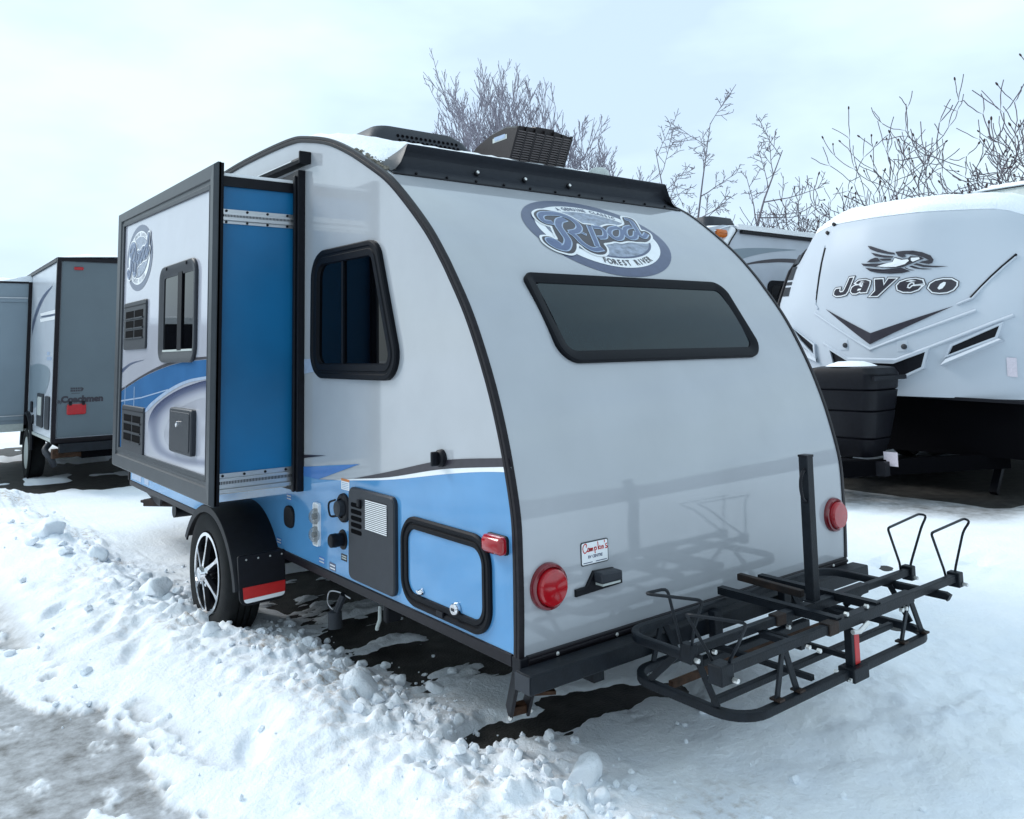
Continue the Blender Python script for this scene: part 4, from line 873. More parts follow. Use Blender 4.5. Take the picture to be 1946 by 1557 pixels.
top = [(xcap(u, 2.50), JY - u, 2.50 - .30 * (max(0, abs(u) - .95) / .3) ** 2 * .6) for u in us]
mb = MB(); mb.v = top + [(12.4, p[1], p[2] + .02) for p in top]
for j in range(nU - 1): mb.f.append((j, j + 1, nU + j + 1, nU + j))
obj('roof', mb, M_CAP, Jt, smooth=50)
obj('rear_wall', MB().add([(12.4, JY - HW, .45), (12.4, JY + HW, .45), (12.4, JY + HW, 2.4), (12.4, JY - HW, 2.4)], [(0, 1, 2, 3)]), M_CAP, Jt)
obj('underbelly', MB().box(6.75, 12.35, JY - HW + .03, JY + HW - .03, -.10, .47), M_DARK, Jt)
obj('belly_edge', MB().bar((6.62, JY - HW, .435), (6.5, JY + .15, .49), .04, .03), M_BLACK, Jt)
for yy in (JY - .55, JY + .50): obj('chassis_rail', MB().box(6.6, 12.3, yy, yy + .06, -.21, -.101), M_STEEL, Jt)
mb = MB().bar((7.0, JY - .95, -.15), (5.15, JY, -.15), .08, .14); mb.bar((7.0, JY + .95, -.15), (5.15, JY, -.15), .08, .14)
obj('tow_frame', mb, M_DARK, Jt)
obj('hitch_coupler', MB().box(4.9, 5.2, JY - .06, JY + .06, -.20, -.08), M_BLACK, Jt, bevel=.02)
obj('tongue_jack', MB().tube([(5.35, JY, GZ), (5.35, JY, .45)], .04, 12), M_BLACK, Jt, smooth=40)
obj('crossbar', MB().box(5.7, 5.78, JY - .42, JY + .60, -.22, -.09), M_BLACK, Jt)
# propane tank cover
def pcov(z, ex):
    return [(a, b, z) for a, b in fillet(rect(5.62 - ex, 6.18 + ex, JY - .40 - ex * 1.5, JY + .30 + ex), .10, 6)]
pc = obj('propane_cover', MB().loft([pcov(-.07, -.10), pcov(.10, -.06), pcov(.105, -.075), pcov(.12, -.06), pcov(.36, -.03), pcov(.365, -.045), pcov(.38, -.03), pcov(.56, -.01), pcov(.565, -.025), pcov(.58, -.01), pcov(.72, 0), pcov(.775, -.02), pcov(.79, -.08)]), M_BLACK, Jt, smooth=28)
obj('cover_strap', MB().box(5.60, 6.2, JY - .425, JY - .402, .66, .70), M_BLACK, pc)
obj('cover_snow', MB().lathe([(.0005, .05), (.12, .045), (.2, .02), (.24, 0)], (5.9, JY - .03, .79), (0, 0, 1), 20), M_SNOW, pc, smooth=60)
obj('weight_tag', MB().box(5.80, 5.803, JY - .49, JY - .355, -.135, -.005), M_PINK, Jt)
# wheels and rear jack of the white trailer
for x in (9.3, 10.15):
    for sg in (-1, 1):
        tw = obj('tyre', MB().lathe([(.2, .02), (.24, 0), (.31, .0), (.335, .03), (.34, .06), (.34, .16), (.31, .2), (.2, .18)], (x, JY + sg * (HW - .05), -.16), (0, -sg, 0), 36, False, False), M_RUBBER, Jt, smooth=40)
        obj('rim', MB().lathe([(.205, .01), (.19, .02), (.15, .05), (.06, .03), (.0005, .02)], (x, JY + sg * (HW - .05), -.16), (0, -sg, 0), 28), M_ALU, tw, smooth=40)
for yy in (JY - .8, JY + .8): obj('stabiliser_jack', MB().bar((7.3, yy, -.1), (7.0, yy, GZ + .02), .07, .05), M_BLACK, Jt)
def jd(name, polys, h, m, maxe=.2): return decal(name, polys, MJ, h, m, Jt, maxe)
jd('chevron', [[(-.547, 1.394), (-.014, .998), (.777, 1.353), (.001, 1.113)]], .008, M_DKPRINT, .12)
def groove(pts, r, m, name='moulded_rib'): return obj(name, MB().tube([MJ(u, v, .0) for a, b in zip(pts[:-1], pts[1:]) for u, v in [(a[0] + (b[0] - a[0]) * t, a[1] + (b[1] - a[1]) * t) for t in (0, .25, .5, .75)]] + [MJ(*pts[-1], 0)], r, 8), m, Jt, smooth=50)
groove([(-.702, 1.351), (-.017, .944), (.954, 1.30)], .016, M_CAP)
groove([(-.58, 2.10), (-.70, 1.45), (-.66, 1.40)], .012, M_CAP); groove([(1.22, 1.80), (.93, 1.42), (.80, 1.365)], .012, M_CAP)
for q in (((-.564, 2.073), (-.575, 2.02), (-.690, 1.50), (-.695, 1.476)), ((1.22, 1.83), (1.20, 1.80), (.93, 1.445), (.914, 1.423))): groove(list(q), .012, M_BLACK, 'dark_rib')
# recessed slots of the cap: dark opening with raised white lip
def slot(poly, name='cap_slot'):
    poly = poly if area(poly) > 0 else poly[::-1]
    ob = jd(name, [poly], .010, M_BLACK, .12)
    q = inset(poly, -.022); mb = MB()
    for k in range(len(poly)):
        a, b = poly[k], poly[(k + 1) % len(poly)]; c, d = q[k], q[(k + 1) % len(q)]; N = 5; A = []
        for i in range(N + 1):
            t = i / N; p0 = (a[0] + (b[0] - a[0]) * t, a[1] + (b[1] - a[1]) * t); p1 = (c[0] + (d[0] - c[0]) * t, c[1] + (d[1] - c[1]) * t)
            A.append([MJ(*p0, .008), MJ(*p0, .035), MJ(*p1, .035), MJ(*p1, -.01)])
        mb.loft(A, closed=True)
    obj('slot_lip', mb, M_CAP, ob)
slot([(.700, .880), (1.10, 1.045), (1.140, 1.150), (.745, .965)])
slot([(-1.04, 1.20), (-.745, 1.005), (-.745, .90), (-.93, 1.06)])
slot([(-.505, .945), (-.272, .82), (.209, .80), (.515, .915), (.465, .765), (.16, .62), (-.25, .62), (-.47, .75)])
def shelf(a, b, c, d, h0, h1):
    mb = MB(); N = 6; A = []
    for i in range(N + 1):
        t = i / N; p0 = (a[0] + (b[0] - a[0]) * t, a[1] + (b[1] - a[1]) * t); p1 = (d[0] + (c[0] - d[0]) * t, d[1] + (c[1] - d[1]) * t)
        A.append([MJ(*p0, h0), MJ(*p1, h1), MJ(p1[0], p1[1] - .02, -.01)])
    mb.loft(A, closed=False, cap0=False, cap1=False); obj('slot_shelf', mb, M_CAP, Jt)
shelf((.700, .872), (1.10, 1.035), (1.16, 1.02), (.645, .785), .010, .075)
shelf((-1.03, 1.02), (-.74, .89), (-.70, .82), (-1.0, .93), .010, .06)
groove([(-.60, 1.02), (-.31, .85), (.23, .835), (.58, .97), (1.24, 1.24)], .018, M_CAP)
for u, v in ((-.306, .993), (.321, .968)):
    obj('marker_lamp', MB().lathe([(.028, -.01), (.026, .02), (.0005, .025)], MJ(u, v, 0), (-1, 0, .1), 12), M_GREYP, Jt)
    obj('lamp_recess', plate(rect(u - .07, u + .03, v - .05, v + .06), MJ, -.004, .006, .003), M_CAP, Jt)
for u, v in ((-.477, 2.325), (-.56, 2.24)): obj('roof_marker', MB().lathe([(.022, -.02), (.02, .03), (.0005, .035)], MJ(u, v, 0), (-1, 0, .4), 12), M_BROWNV, Jt)
for k, (z0, z1, m) in enumerate(((2.00, 2.114, M_GREYP), (1.80, 1.955, M_GREYP), (1.735, 1.765, M_GREYP), (1.60, 1.70, M_GREYP))):
    jd('corner_stripe', [[(-1.335, z0 - .01), (-1.18, z0 - .02), (-1.18, z1 - .01), (-1.335, z1)]], .006, m, .05)
jd('paper_notice', [[(1.151, .675), (1.225, .665), (1.235, .845), (1.160, .850)]], .008, M_PINK, .1)
JAY_L = [[(-.197, 1.702), (-.154, 1.702), (-.231, 1.566), (-.261, 1.534), (-.322, 1.524), (-.387, 1.524), (-.415, 1.541), (-.404, 1.578), (-.378, 1.599), (-.333, 1.6), (-.343, 1.57), (-.324, 1.558), (-.291, 1.563), (-.269, 1.587)], [(-.13, 1.64), (-.09, 1.663), (-.012, 1.664), (.032, 1.646), (.026, 1.617), (-.013, 1.539), (-.079, 1.54), (-.082, 1.552), (-.13, 1.533), (-.177, 1.536), (-.195, 1.56), (-.177, 1.596), (-.14, 1.615), (-.046, 1.619), (-.038, 1.633), (-.076, 1.64), (-.1, 1.627)], [(.085, 1.66), (.163, 1.659), (.168, 1.591), (.22, 1.659), (.293, 1.655), (.099, 1.492), (.025, 1.493), (.082, 1.544)], [(.392, 1.634), (.47, 1.638), (.525, 1.62), (.533, 1.588), (.456, 1.583), (.457, 1.604), (.426, 1.61), (.396, 1.588), (.383, 1.554), (.411, 1.545), (.437, 1.567), (.514, 1.568), (.483, 1.532), (.419, 1.512), (.348, 1.517), (.3, 1.542), (.295, 1.582), (.326, 1.615)], [(.574, 1.539), (.591, 1.58), (.633, 1.607), (.695, 1.619), (.761, 1.613), (.802, 1.583), (.799, 1.55), (.774, 1.514), (.726, 1.491), (.665, 1.487), (.605, 1.499)]]
JAY_H = [[(-.117, 1.558), (-.073, 1.564), (-.064, 1.58), (-.103, 1.579)], [(.648, 1.534), (.671, 1.573), (.7, 1.592), (.719, 1.587), (.71, 1.557), (.688, 1.528), (.661, 1.519)]]
JAY_B = [[(.009, 2.021), (.043, 2.015), (.131, 1.976), (.225, 1.936), (.283, 1.919), (.289, 1.9), (.209, 1.916), (.114, 1.945), (.04, 1.982)], [(.049, 1.944), (.09, 1.933), (.171, 1.906), (.28, 1.883), (.265, 1.871), (.184, 1.879), (.096, 1.903)], [(.128, 1.874), (.257, 1.861), (.248, 1.843), (.167, 1.848)], [(.008, 1.846), (.048, 1.875), (.095, 1.888), (.124, 1.881), (.138, 1.855), (.167, 1.843), (.091, 1.841)], [(-.054, 1.841), (-.001, 1.832), (.135, 1.822), (.225, 1.824), (.134, 1.804), (.103, 1.789), (-.029, 1.813)], [(-.011, 1.792), (.072, 1.774), (.176, 1.757), (.271, 1.759), (.344, 1.762), (.427, 1.719), (.347, 1.705), (.231, 1.708), (.121, 1.725), (.04, 1.751)], [(.291, 1.929), (.363, 1.931), (.449, 1.926), (.531, 1.902), (.598, 1.864), (.622, 1.819), (.612, 1.786), (.584, 1.778), (.503, 1.8), (.532, 1.811), (.587, 1.819), (.541, 1.849), (.46, 1.882), (.397, 1.896), (.375, 1.891), (.395, 1.871), (.359, 1.864), (.317, 1.883)], [(.262, 1.835), (.287, 1.875), (.358, 1.85), (.408, 1.849), (.431, 1.871), (.521, 1.854), (.547, 1.834), (.505, 1.824), (.454, 1.801), (.366, 1.767), (.272, 1.766), (.162, 1.78), (.11, 1.788), (.262, 1.828)], [(.488, 1.794), (.549, 1.771), (.624, 1.757), (.738, 1.746), (.643, 1.741), (.541, 1.751), (.453, 1.784)], [(.445, 1.774), (.513, 1.743), (.615, 1.726), (.539, 1.727), (.464, 1.744), (.416, 1.766)], [(.38, 1.763), (.421, 1.738), (.469, 1.725), (.434, 1.726), (.379, 1.752)]]
JAY_W = [[(.115, 1.795), (.179, 1.811), (.269, 1.827), (.286, 1.865), (.35, 1.84), (.407, 1.841), (.42, 1.826), (.382, 1.794), (.294, 1.774), (.199, 1.78)], [(.436, 1.853), (.507, 1.852), (.512, 1.834), (.455, 1.812), (.438, 1.824)]]
ccw = lambda p: p if area(p) > 0 else p[::-1]
for q in JAY_L:
    q = ccw(q)
    jd('word_edge', [inset(q, -.020)], .006, M_DKPRINT); jd('word_line', [inset(q, -.012)], .008, M_WHITE); jd('word_letter', [q], .010, M_DKPRINT)
for q in JAY_H: jd('letter_gap', [ccw(q)], .012, M_WHITE)
for q in JAY_B: jd('bird_feather', [ccw(q)], .007, M_DKPRINT)
for q in JAY_W: jd('bird_body', [ccw(q)], .010, M_WHITE)
def jroof(u, v, r_):
    d = -HW + 2 * HW * u; e = max(0, abs(d) - .95) / .3
    if v < .15:
        z = 2.33 + .17 * (v / .15); return (xcap(d, z) - .004, JY - d, z - .30 * e ** 2 * (z - 1.9)), (-.5, 0, .8)
    t = (v - .15) / .85; x0 = xcap(d, 2.50); x = x0 + (12.3 - x0) * t ** 1.5
    return (x, JY - d, 2.50 - .30 * e ** 2 * .6 + .02 * t), (0, 0, 1)
snow_sheet('roof_snow', jroof, 30, 60, .030, Jt, 9, kind='stuff')
obj('roof_hatch', MB().loft([rrect3(8.4 - e, 9.2 + e, JY - 1.0 - e, JY - .3 + e, z, .08) for e, z in ((.05, 2.50), (.05, 2.66), (0, 2.73), (-.1, 2.75))]), M_OFFW, Jt, smooth=40)
snow_sheet('hatch_snow', lambda u, v, r_: ((8.35 + .9 * u, JY - 1.05 + .8 * v, 2.752), (0, 0, 1)), 10, 10, .06, Jt, 10, kind='stuff')

# ------------------------------------------------------------------ third trailer glimpsed between the two
MY = 4.62
Mt = empty('travel_trailer', (9.5, MY + 1.2, GZ), 'white trailer with grey curved stripes and amber corner lamp, glimpsed between the two nearer trailers', 'travel trailer')
fp = [(6.78, -.1), (6.66, .6), (6.60, 1.3), (6.62, 1.9), (6.70, 2.35), (6.82, 2.55), (7.15, 2.63), (13.5, 2.63), (13.5, -.1)]
mb = MB().loft([[(x, y, z) for x, z in cat_rom(fp[:7], 5) + fp[7:]] for y in (MY, MY + 2.4)])
obj('body', mb, M_COACHW, Mt, smooth=40)
def MM(u, v, h): return (u, MY - h, v)
ed = cat_rom([(7.05, -.1), (6.98, .6), (6.98, 1.3), (7.04, 1.9), (7.19, 2.33), (7.41, 2.585)], 6)
obj('corner_band', MB().tube([MM(a - .075, b, .004) for a, b in ed], .055, 8), M_WHITE, Mt, smooth=60)
obj('corner_moulding', MB().tube([MM(a, b, .006) for a, b in ed], .030, 8), M_TRIM, Mt, smooth=50)
aw = obj('awning', MB().box(7.50, 12.8, MY - .05, MY, 2.535, 2.580), M_BLACK, Mt, bevel=.008)
obj('gutter', MB().box(7.40, 13.4, MY - .06, MY, 2.585, 2.655), M_WHITE, Mt)
decal('grey_stripe', [cat_rom([(7.05, 2.24), (7.357, 2.315), (8.011, 2.37), (8.80, 2.392)], 6) + cat_rom([(8.80, 2.385), (8.14, 2.313), (7.56, 2.20), (7.2, 2.06)], 6)], MM, .004, M_GRAYSLIDE, Mt)
decal('dark_stripe', [cat_rom([(7.3, 2.03), (7.63, 2.135), (8.13, 2.216), (8.63, 2.25), (9.4, 2.25)], 6) + cat_rom([(9.4, 2.18), (8.60, 2.193), (8.13, 2.167), (7.65, 2.115), (7.3, 2.00)], 6)], MM, .004, M_DKPRINT, Mt)
wf = obj('window_frame', plate(fillet(rect(8.06, 9.3, 1.25, 1.92), .12, 6), MM, 0, .02, .006), M_FRAME, Mt)
obj('window_pane', plate(fillet(rect(8.13, 9.23, 1.32, 1.85), .08, 6), MM, .0201, .022), M_GLASS, wf)
obj('marker_lamp', MB().loft([[MM(u, v, h) for u, v in fillet(rect(6.98 + d, 7.20 - d, 2.455 + d, 2.56 - d), .03, 4)] for h, d in ((0, 0), (.03, 0), (.05, .025))]), M_AMBER, Mt, smooth=50)
obj('air_conditioner', MB().loft([[(a, b, z) for a, b in fillet(rect(7.80 - e, 8.40 + e * .6, MY + .75 - e, MY + 1.45 + e), .12, 5)] for e, z in ((.05, 2.62), (.05, 2.80), (0, 2.92), (-.15, 2.95))]), M_GREYP, Mt, smooth=40)
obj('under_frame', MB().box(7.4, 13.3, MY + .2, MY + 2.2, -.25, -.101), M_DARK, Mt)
for x in (10.2, 11.0):
    for y in (MY + .02, MY + 2.18): obj('tyre', MB().lathe([(.1, .02), (.24, 0), (.31, .0), (.33, .05), (.33, .15), (.31, .2), (.1, .18)], (x, y, -.17), (0, 1, 0), 28), M_RUBBER, Mt, smooth=40)
snow_sheet('roof_snow', lambda u, v, r_: ((6.95 + 6.4 * u, MY - .02 + 2.4 * v, 2.632 - (.10 * (1 - u / .05) if u < .05 else 0)), (0, 0, 1)), 50, 16, .05, Mt, 12, kind='stuff')

# ------------------------------------------------------------------ dark trailer parked across the lane, out of frame, mirrored in the left windows
DX0, DX1, DY = -6.4, -2.7, 14.0
Dt = empty('cargo_trailer', (-4.5, 18.0, GZ), 'dark cargo trailer parked ahead across the lane, seen only mirrored in the slide-out window', 'cargo trailer')
obj('body', MB().box(DX0, DX1, DY, DY + 7, -.15, 1.75), M_BLACK, Dt, bevel=.05)
obj('rear_rail', MB().box(DX0, DX1, DY - .06, DY - .001, -.30, -.16), M_ALU, Dt); obj('roof_rail', MB().box(DX0 - .02, DX1 + .02, DY - .05, DY - .001, 1.66, 1.78), M_WHITE, Dt)
for y in (DY + 3, DY + 4):
    for x, q in ((DX0 + .01, 1), (DX1 - .01, -1)): obj('tyre', MB().lathe([(.1, .02), (.24, 0), (.31, .0), (.33, .05), (.33, .15), (.31, .2), (.1, .18)], (x, y, -.17), (q, 0, 0), 28), M_RUBBER, Dt, smooth=40)
obj('tow_tongue', MB().bar((-4.55, DY + 7, -.12), (-4.55, DY + 8.2, -.12), .1, .1), M_BLACK, Dt)
snow_sheet('roof_snow', lambda u, v, r_: ((DX0 + (DX1 - DX0) * u, DY + 7 * v, 1.752), (0, 0, 1)), 14, 20, .07, Dt, 14, kind='stuff')
# ------------------------------------------------------------------ bare winter trees
def grow(mbT, mbB, base, height, seed, style, r0, lean=(0, 0), knobs=None):
    rng = random.Random(seed)
    def rv(s): return Vector((rng.uniform(-s, s), rng.uniform(-s, s), rng.uniform(-s, s)))
    def limb(p, d, L, r, lvl, maxl):
        n = 5 if lvl < 2 else 4
        pts = [p.copy()]; rad = [r]; q = p.copy(); dd = d.copy()
        wig = style.get('wig', .12)
        for k in range(n):
            dd = (dd + rv(wig) + Vector((0, 0, style['up'][min(lvl, len(style['up']) - 1)]))).normalized()
            q = q + dd * (L / n); pts.append(q.copy()); rad.append(max(style['rmin'], r * (1 - (1 - style['taper']) * (k + 1) / n)))
        (mbT if lvl <= style.get('trunk_lvl', 0) else mbB).tube(pts, rad, 6 if lvl < 1 else (5 if lvl < 3 else 3))
        if lvl >= maxl:
            if knobs is not None: knobs.append((q.copy(), dd.copy()))
            return
        if style['kind'] == 'fork':
            m = 2 if rng.random() < style.get('p2', .8) else 3; az = rng.uniform(0, 6.28)
            for i in range(m):
                a = az + 6.283 * i / m + rng.uniform(-.4, .4); o = dd.orthogonal().normalized(); b = dd.cross(o)
                sp = style['spread'] * rng.uniform(.7, 1.3); nd = (dd + (o * math.cos(a) + b * math.sin(a)) * sp).normalized()
                limb(q, nd, L * rng.uniform(.62, .92) * style['ratio'], r * style['taper'] * (.8 if m == 2 else .7), lvl + 1, maxl)
            for k in range(style.get('side', 1)):
                i = rng.randrange(1, n); o = rv(1).normalized(); nd = (dd * .5 + o).normalized()
                if lvl + 2 <= maxl: limb(pts[i], nd, L * rng.uniform(.4, .6), rad[i] * .5, lvl + 2, maxl)
        else:
            m = style['n'][min(lvl, len(style['n']) - 1)]
            for i in range(m):
                t = style.get('t0', .25) + (1 - style.get('t0', .25)) * (i + rng.random()) / m; k = min(n - 1, int(t * n)); f = t * n - k
                bp_ = pts[k].lerp(pts[k + 1], f); tang = (pts[k + 1] - pts[k]).normalized()
                o = tang.orthogonal().normalized(); b = tang.cross(o); a = rng.uniform(0, 6.283); an = style['ang'] * rng.uniform(.7, 1.25)
                nd = (tang * math.cos(an) + (o * math.cos(a) + b * math.sin(a)) * math.sin(an)).normalized()
                limb(bp_, nd, L * style['len'][min(lvl, len(style['len']) - 1)] * rng.uniform(.65, 1.15) * (1.15 - .55 * t), max(style['rmin'], rad[k] * .55), lvl + 1, maxl)
    b = Vector(base)
    for k in range(style.get('stems', 1)):
        d = (Vector((lean[0], lean[1], 1)) + rv(style.get('stemspread', 0))).normalized(); d.z = abs(d.z)
        limb(b + Vector((rng.uniform(-.2, .2), rng.uniform(-.2, .2), 0)) * (1 if style.get('stems', 1) > 1 else 0), d, height * style['h0'] * rng.uniform(.85, 1.1), r0, 0, style['lv'])
def tree(name, label, base, height, seed, style, r0, bark, lean=(0, 0), knob=False, cat='tree', group=None):
    t = empty(name, base, label, cat, group); a = MB(); b = MB(); kn = [] if knob else None
    grow(a, b, base, height, seed, style, r0, lean, kn)
    obj('trunk', a, bark, t, smooth=60); obj('branches', b, bark, t)
    if knob:
        rng = random.Random(seed + 5); m = MB()
        for p, d in kn:
            if rng.random() < .28: m.tube([p - d * .01, p + d * .015, p + d * .045, p + d * .06], [.007, .018, .015, .005], 5)
        obj('seed_heads', m, M_SEED, t, kind='stuff')
    return t
UPR = dict(kind='side', up=[.04, .10, .12, .12, .1], h0=.62, lv=4, n=[9, 7, 5, 4], len=[.60, .52, .50, .5], ang=R(36), taper=.25, rmin=.0095, wig=.10, t0=.18, stems=1, trunk_lvl=0)
BUSH = dict(kind='side', up=[.04, .10, .10, .08], h0=.80, lv=3, n=[11, 7, 5], len=[.42, .45, .5], ang=R(30), taper=.25, rmin=.0095, wig=.09, t0=.2, stems=11, stemspread=.36, trunk_lvl=0)
THIN = dict(kind='side', up=[.02, .03, .03, .02], h0=.95, lv=3, n=[14, 7, 4], len=[.27, .42, .45], ang=R(58), taper=.15, rmin=.007, wig=.10, t0=.22, stems=1, trunk_lvl=0)
SUM = dict(kind='fork', up=[.0, .0, .02, .04, .07, .10], h0=.25, lv=6, spread=.84, ratio=1.04, taper=.70, rmin=.0085, wig=.27, side=1, p2=.85, stems=1, trunk_lvl=1)
THK = dict(kind='fork', up=[.08, .08, .08, .06], h0=.30, lv=5, spread=.6, ratio=.95, taper=.7, rmin=.008, wig=.22, side=1, stems=8, stemspread=.5, trunk_lvl=0)
tree('deciduous_tree', 'slender bare tree with forked pale crown, directly behind the roof air conditioner', (14.4, 20.5, GZ), 13.6, 14, dict(UPR, n=[8, 5, 4, 3], ang=R(31)), .09, M_TWIG)
tree('deciduous_tree', 'broad bushy bare tree with many fine upright branches, behind the roof fan cover', (14.9, 17.9, GZ), 10.6, 3, dict(BUSH, stems=19, stemspread=.30), .075, M_TWIG)
tree('deciduous_tree', 'lower bare tree with thin twigs right of the bushy tree behind the roof', (15.9, 16.9, GZ), 8.6, 8, dict(BUSH, stems=10, stemspread=.34), .05, M_TWIG)
tree('shrub', 'low bare shrub below the slender forked tree, left of the bushy tree', (13.0, 20.0, GZ), 9.3, 18, dict(BUSH, stems=9, stemspread=.32), .04, M_TWIG)
tree('sapling', 'thin upright sapling with wider spreading twigs, right of its pair beyond the rain visor', (13.45, 10.75, GZ), 6.9, 21, THIN, .055, M_BARK)
tree('sapling', 'thin upright sapling left of its pair, above the right end of the rain visor', (13.85, 10.35, GZ), 6.6, 25, THIN, .06, M_BARK)
tree('sapling', 'bare sapling leaning to the right behind the third trailer', (12.5, 8.75, GZ), 7.6, 31, dict(THIN, h0=.9), .065, M_BARK, lean=(.16, -.14))
tree('shrub', 'dense tangled bare thicket above the roof of the third trailer', (15.3, 9.0, GZ), 5.2, 41, dict(THK, stems=15), .05, M_SUMAC)
tree('shrub', 'second tangled bare thicket nearer the white cap roof', (15.9, 8.0, GZ), 5.0, 47, dict(THK, stems=12), .05, M_SUMAC, knob=True)
tree('sumac_tree', 'bare sumac with crooked forked branches and seed heads, lowest and leftmost behind the white roof', (14.6, 6.2, GZ), 4.4, 52, dict(SUM, stems=3, lv=6, stemspread=.4), .06, M_SUMAC, lean=(-.12, .15), knob=True)
tree('sumac_tree', 'bare forked sumac of middling height, between the low sumac and the tall one', (14.9, 5.0, GZ), 4.8, 57, dict(SUM, stems=3, lv=6, stemspread=.35), .065, M_SUMAC, lean=(-.12, .15), knob=True)
tree('sumac_tree', 'tallest bare sumac with crooked branches reaching the right edge of the photo', (14.9, 3.4, GZ), 6.2, 61, dict(SUM, stems=3, lv=7, stemspread=.3), .085, M_SUMAC, lean=(-.18, .20), knob=True)
tree('sumac_tree', 'bare sumac mostly beyond the right edge, behind the roof hatch', (15.6, 2.0, GZ), 5.6, 66, dict(SUM, stems=3, stemspread=.3), .075, M_SUMAC, lean=(-.1, .15), knob=True)

# ------------------------------------------------------------------ ground and snow
def _h(ix, iy, s): 
    v = np.sin(ix * 127.1 + iy * 311.7 + s * 74.7) * 43758.5453; return v - np.floor(v)
def vnoise(x, y, s=0):
    ix = np.floor(x); iy = np.floor(y); fx = x - ix; fy = y - iy; fx = fx * fx * fx * (fx * (fx * 6 - 15) + 10); fy = fy * fy * fy * (fy * (fy * 6 - 15) + 10)
    a = _h(ix, iy, s); b = _h(ix + 1, iy, s); c = _h(ix, iy + 1, s); d = _h(ix + 1, iy + 1, s)
    return (a * (1 - fx) + b * fx) * (1 - fy) + (c * (1 - fx) + d * fx) * fy
def fbm(x, y, o=4, s=0, g=.5):
    t = 0; a = 1; n = 0
    for k in range(o): t = t + a * vnoise(x * 2 ** k + 17 * k, y * 2 ** k - 9 * k, s + k); n += a; a *= g
    return t / n
def sst(a, b, x): t = np.clip((x - a) / (b - a), 0, 1); return t * t * (3 - 2 * t)
RY = [-3, -1, -.2, .4, .9, 1.35, 1.75, 2.5, 3.6, 5.8, 8.2, 12]; RX = [.0, -.08, -.10, -.14, -.17, -.20, -.24, -.42, -.50, -.60, -.85, -1.4]
def snow_height(x, y):
    xr = np.interp(y, RY, RX); d = x - xr + .10 * (fbm(x * 2, y * 2, 3, 5) - .5)
    base = .042 + .045 * (fbm(x * .9, y * .9, 4, 1) - .5) + .022 * (fbm(x * 5, y * 5, 4, 2) - .5)
    amp = np.interp(y, [-3, -.6, .5, 1.5, 2.5, 4, 6, 9, 12], [.02, .035, .045, .05, .07, .09, .09, .07, .0])
    ridge = amp * np.where(d < 0, np.exp(-(d / .40) ** 2), np.exp(-(d / .22) ** 2))
    lump = np.maximum(0, fbm(x * 8, y * 8, 3, 7, .55) - .47) * .12 + np.maximum(0, fbm(x * 19, y * 19, 2, 9) - .5) * .09
    lm = np.exp(-((d - .13) / .29) ** 2) * np.interp(y, [-2, -1, 0, 9, 13], [0, .7, 1, 1, 0])
    soft = np.maximum(0, fbm(x * 3.2, y * 3.2, 3, 12) - .45) * .10 * np.exp(-((d + .25) / .5) ** 2)
    h = base + ridge + lump * lm + soft
    h = h + .016 * (fbm(x * 34, y * 34, 3, 17, .6) - .5) * np.exp(-((d) / .5) ** 2)
    slush_shade = np.zeros_like(h)
    # driven lane at the left: thin snow and wet ice in streaks along the lane
    lane = sst(-.40, -.68, d)
    st = fbm(x * 3.6 + y * 1.1, y * 1.5 - x * .9, 6, 24, .64) + .016 * np.exp(-((d + .80) / .24) ** 2)
    patch = sst(.435, .515, st) * lane * np.interp(d, [-6, -3.5, -2.4, -.5], [.5, .8, 1, 1])
    h = h * (1 - lane * .45) - patch * .028 + lane * .014 * (fbm(x * 9, y * 9, 3, 23) - .5); h = np.where(lane > .3, np.maximum(h, .004), h)
    slush_shade = np.maximum(slush_shade, patch)
    # bare wet asphalt under the trailer, with thin crusts of snow left on it
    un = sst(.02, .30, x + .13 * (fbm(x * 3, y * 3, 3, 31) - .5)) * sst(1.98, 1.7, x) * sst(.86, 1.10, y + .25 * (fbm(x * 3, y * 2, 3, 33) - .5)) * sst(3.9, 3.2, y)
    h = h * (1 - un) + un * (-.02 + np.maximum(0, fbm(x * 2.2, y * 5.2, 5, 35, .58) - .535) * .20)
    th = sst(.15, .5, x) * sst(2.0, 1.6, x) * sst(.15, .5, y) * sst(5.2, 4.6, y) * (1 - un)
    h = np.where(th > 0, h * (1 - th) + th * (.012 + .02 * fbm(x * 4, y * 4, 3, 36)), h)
    # bare streak behind the bumper
    px, py = x - .26, y - .52; ux, uy = .80, -.10; l2 = ux * ux + uy * uy; t = np.clip((px * ux + py * uy) / l2, 0, 1); ds = np.hypot(px - ux * t, py - uy * t)
    nk = fbm(x * 4.5, y * 6, 4, 41); bare = sst(.20, .10, ds + .30 * (nk - .5)); h = h * (1 - bare) - .02 * bare
    # wet dark ground under the grey trailer
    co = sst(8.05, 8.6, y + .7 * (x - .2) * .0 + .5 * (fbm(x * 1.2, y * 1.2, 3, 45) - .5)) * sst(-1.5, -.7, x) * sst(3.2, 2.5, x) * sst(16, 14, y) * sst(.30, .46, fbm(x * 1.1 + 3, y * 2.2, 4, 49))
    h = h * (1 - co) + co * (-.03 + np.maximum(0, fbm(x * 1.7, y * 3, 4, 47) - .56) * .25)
    # small drift in front of it
    h = h + .10 * np.exp(-((y - 8.0) / .35) ** 2 - ((x + .7) / .45) ** 2)
    # churned snow and prints right of and behind the rack
    ch = np.exp(-((x - 1.9) / .9) ** 2 - ((y + .55) / .5) ** 2) + .9 * np.exp(-((x - 3.4) / 1.0) ** 2 - ((y - .5) / .5) ** 2)
    h = h + ch * (fbm(x * 7, y * 7, 4, 51) - .5) * .10
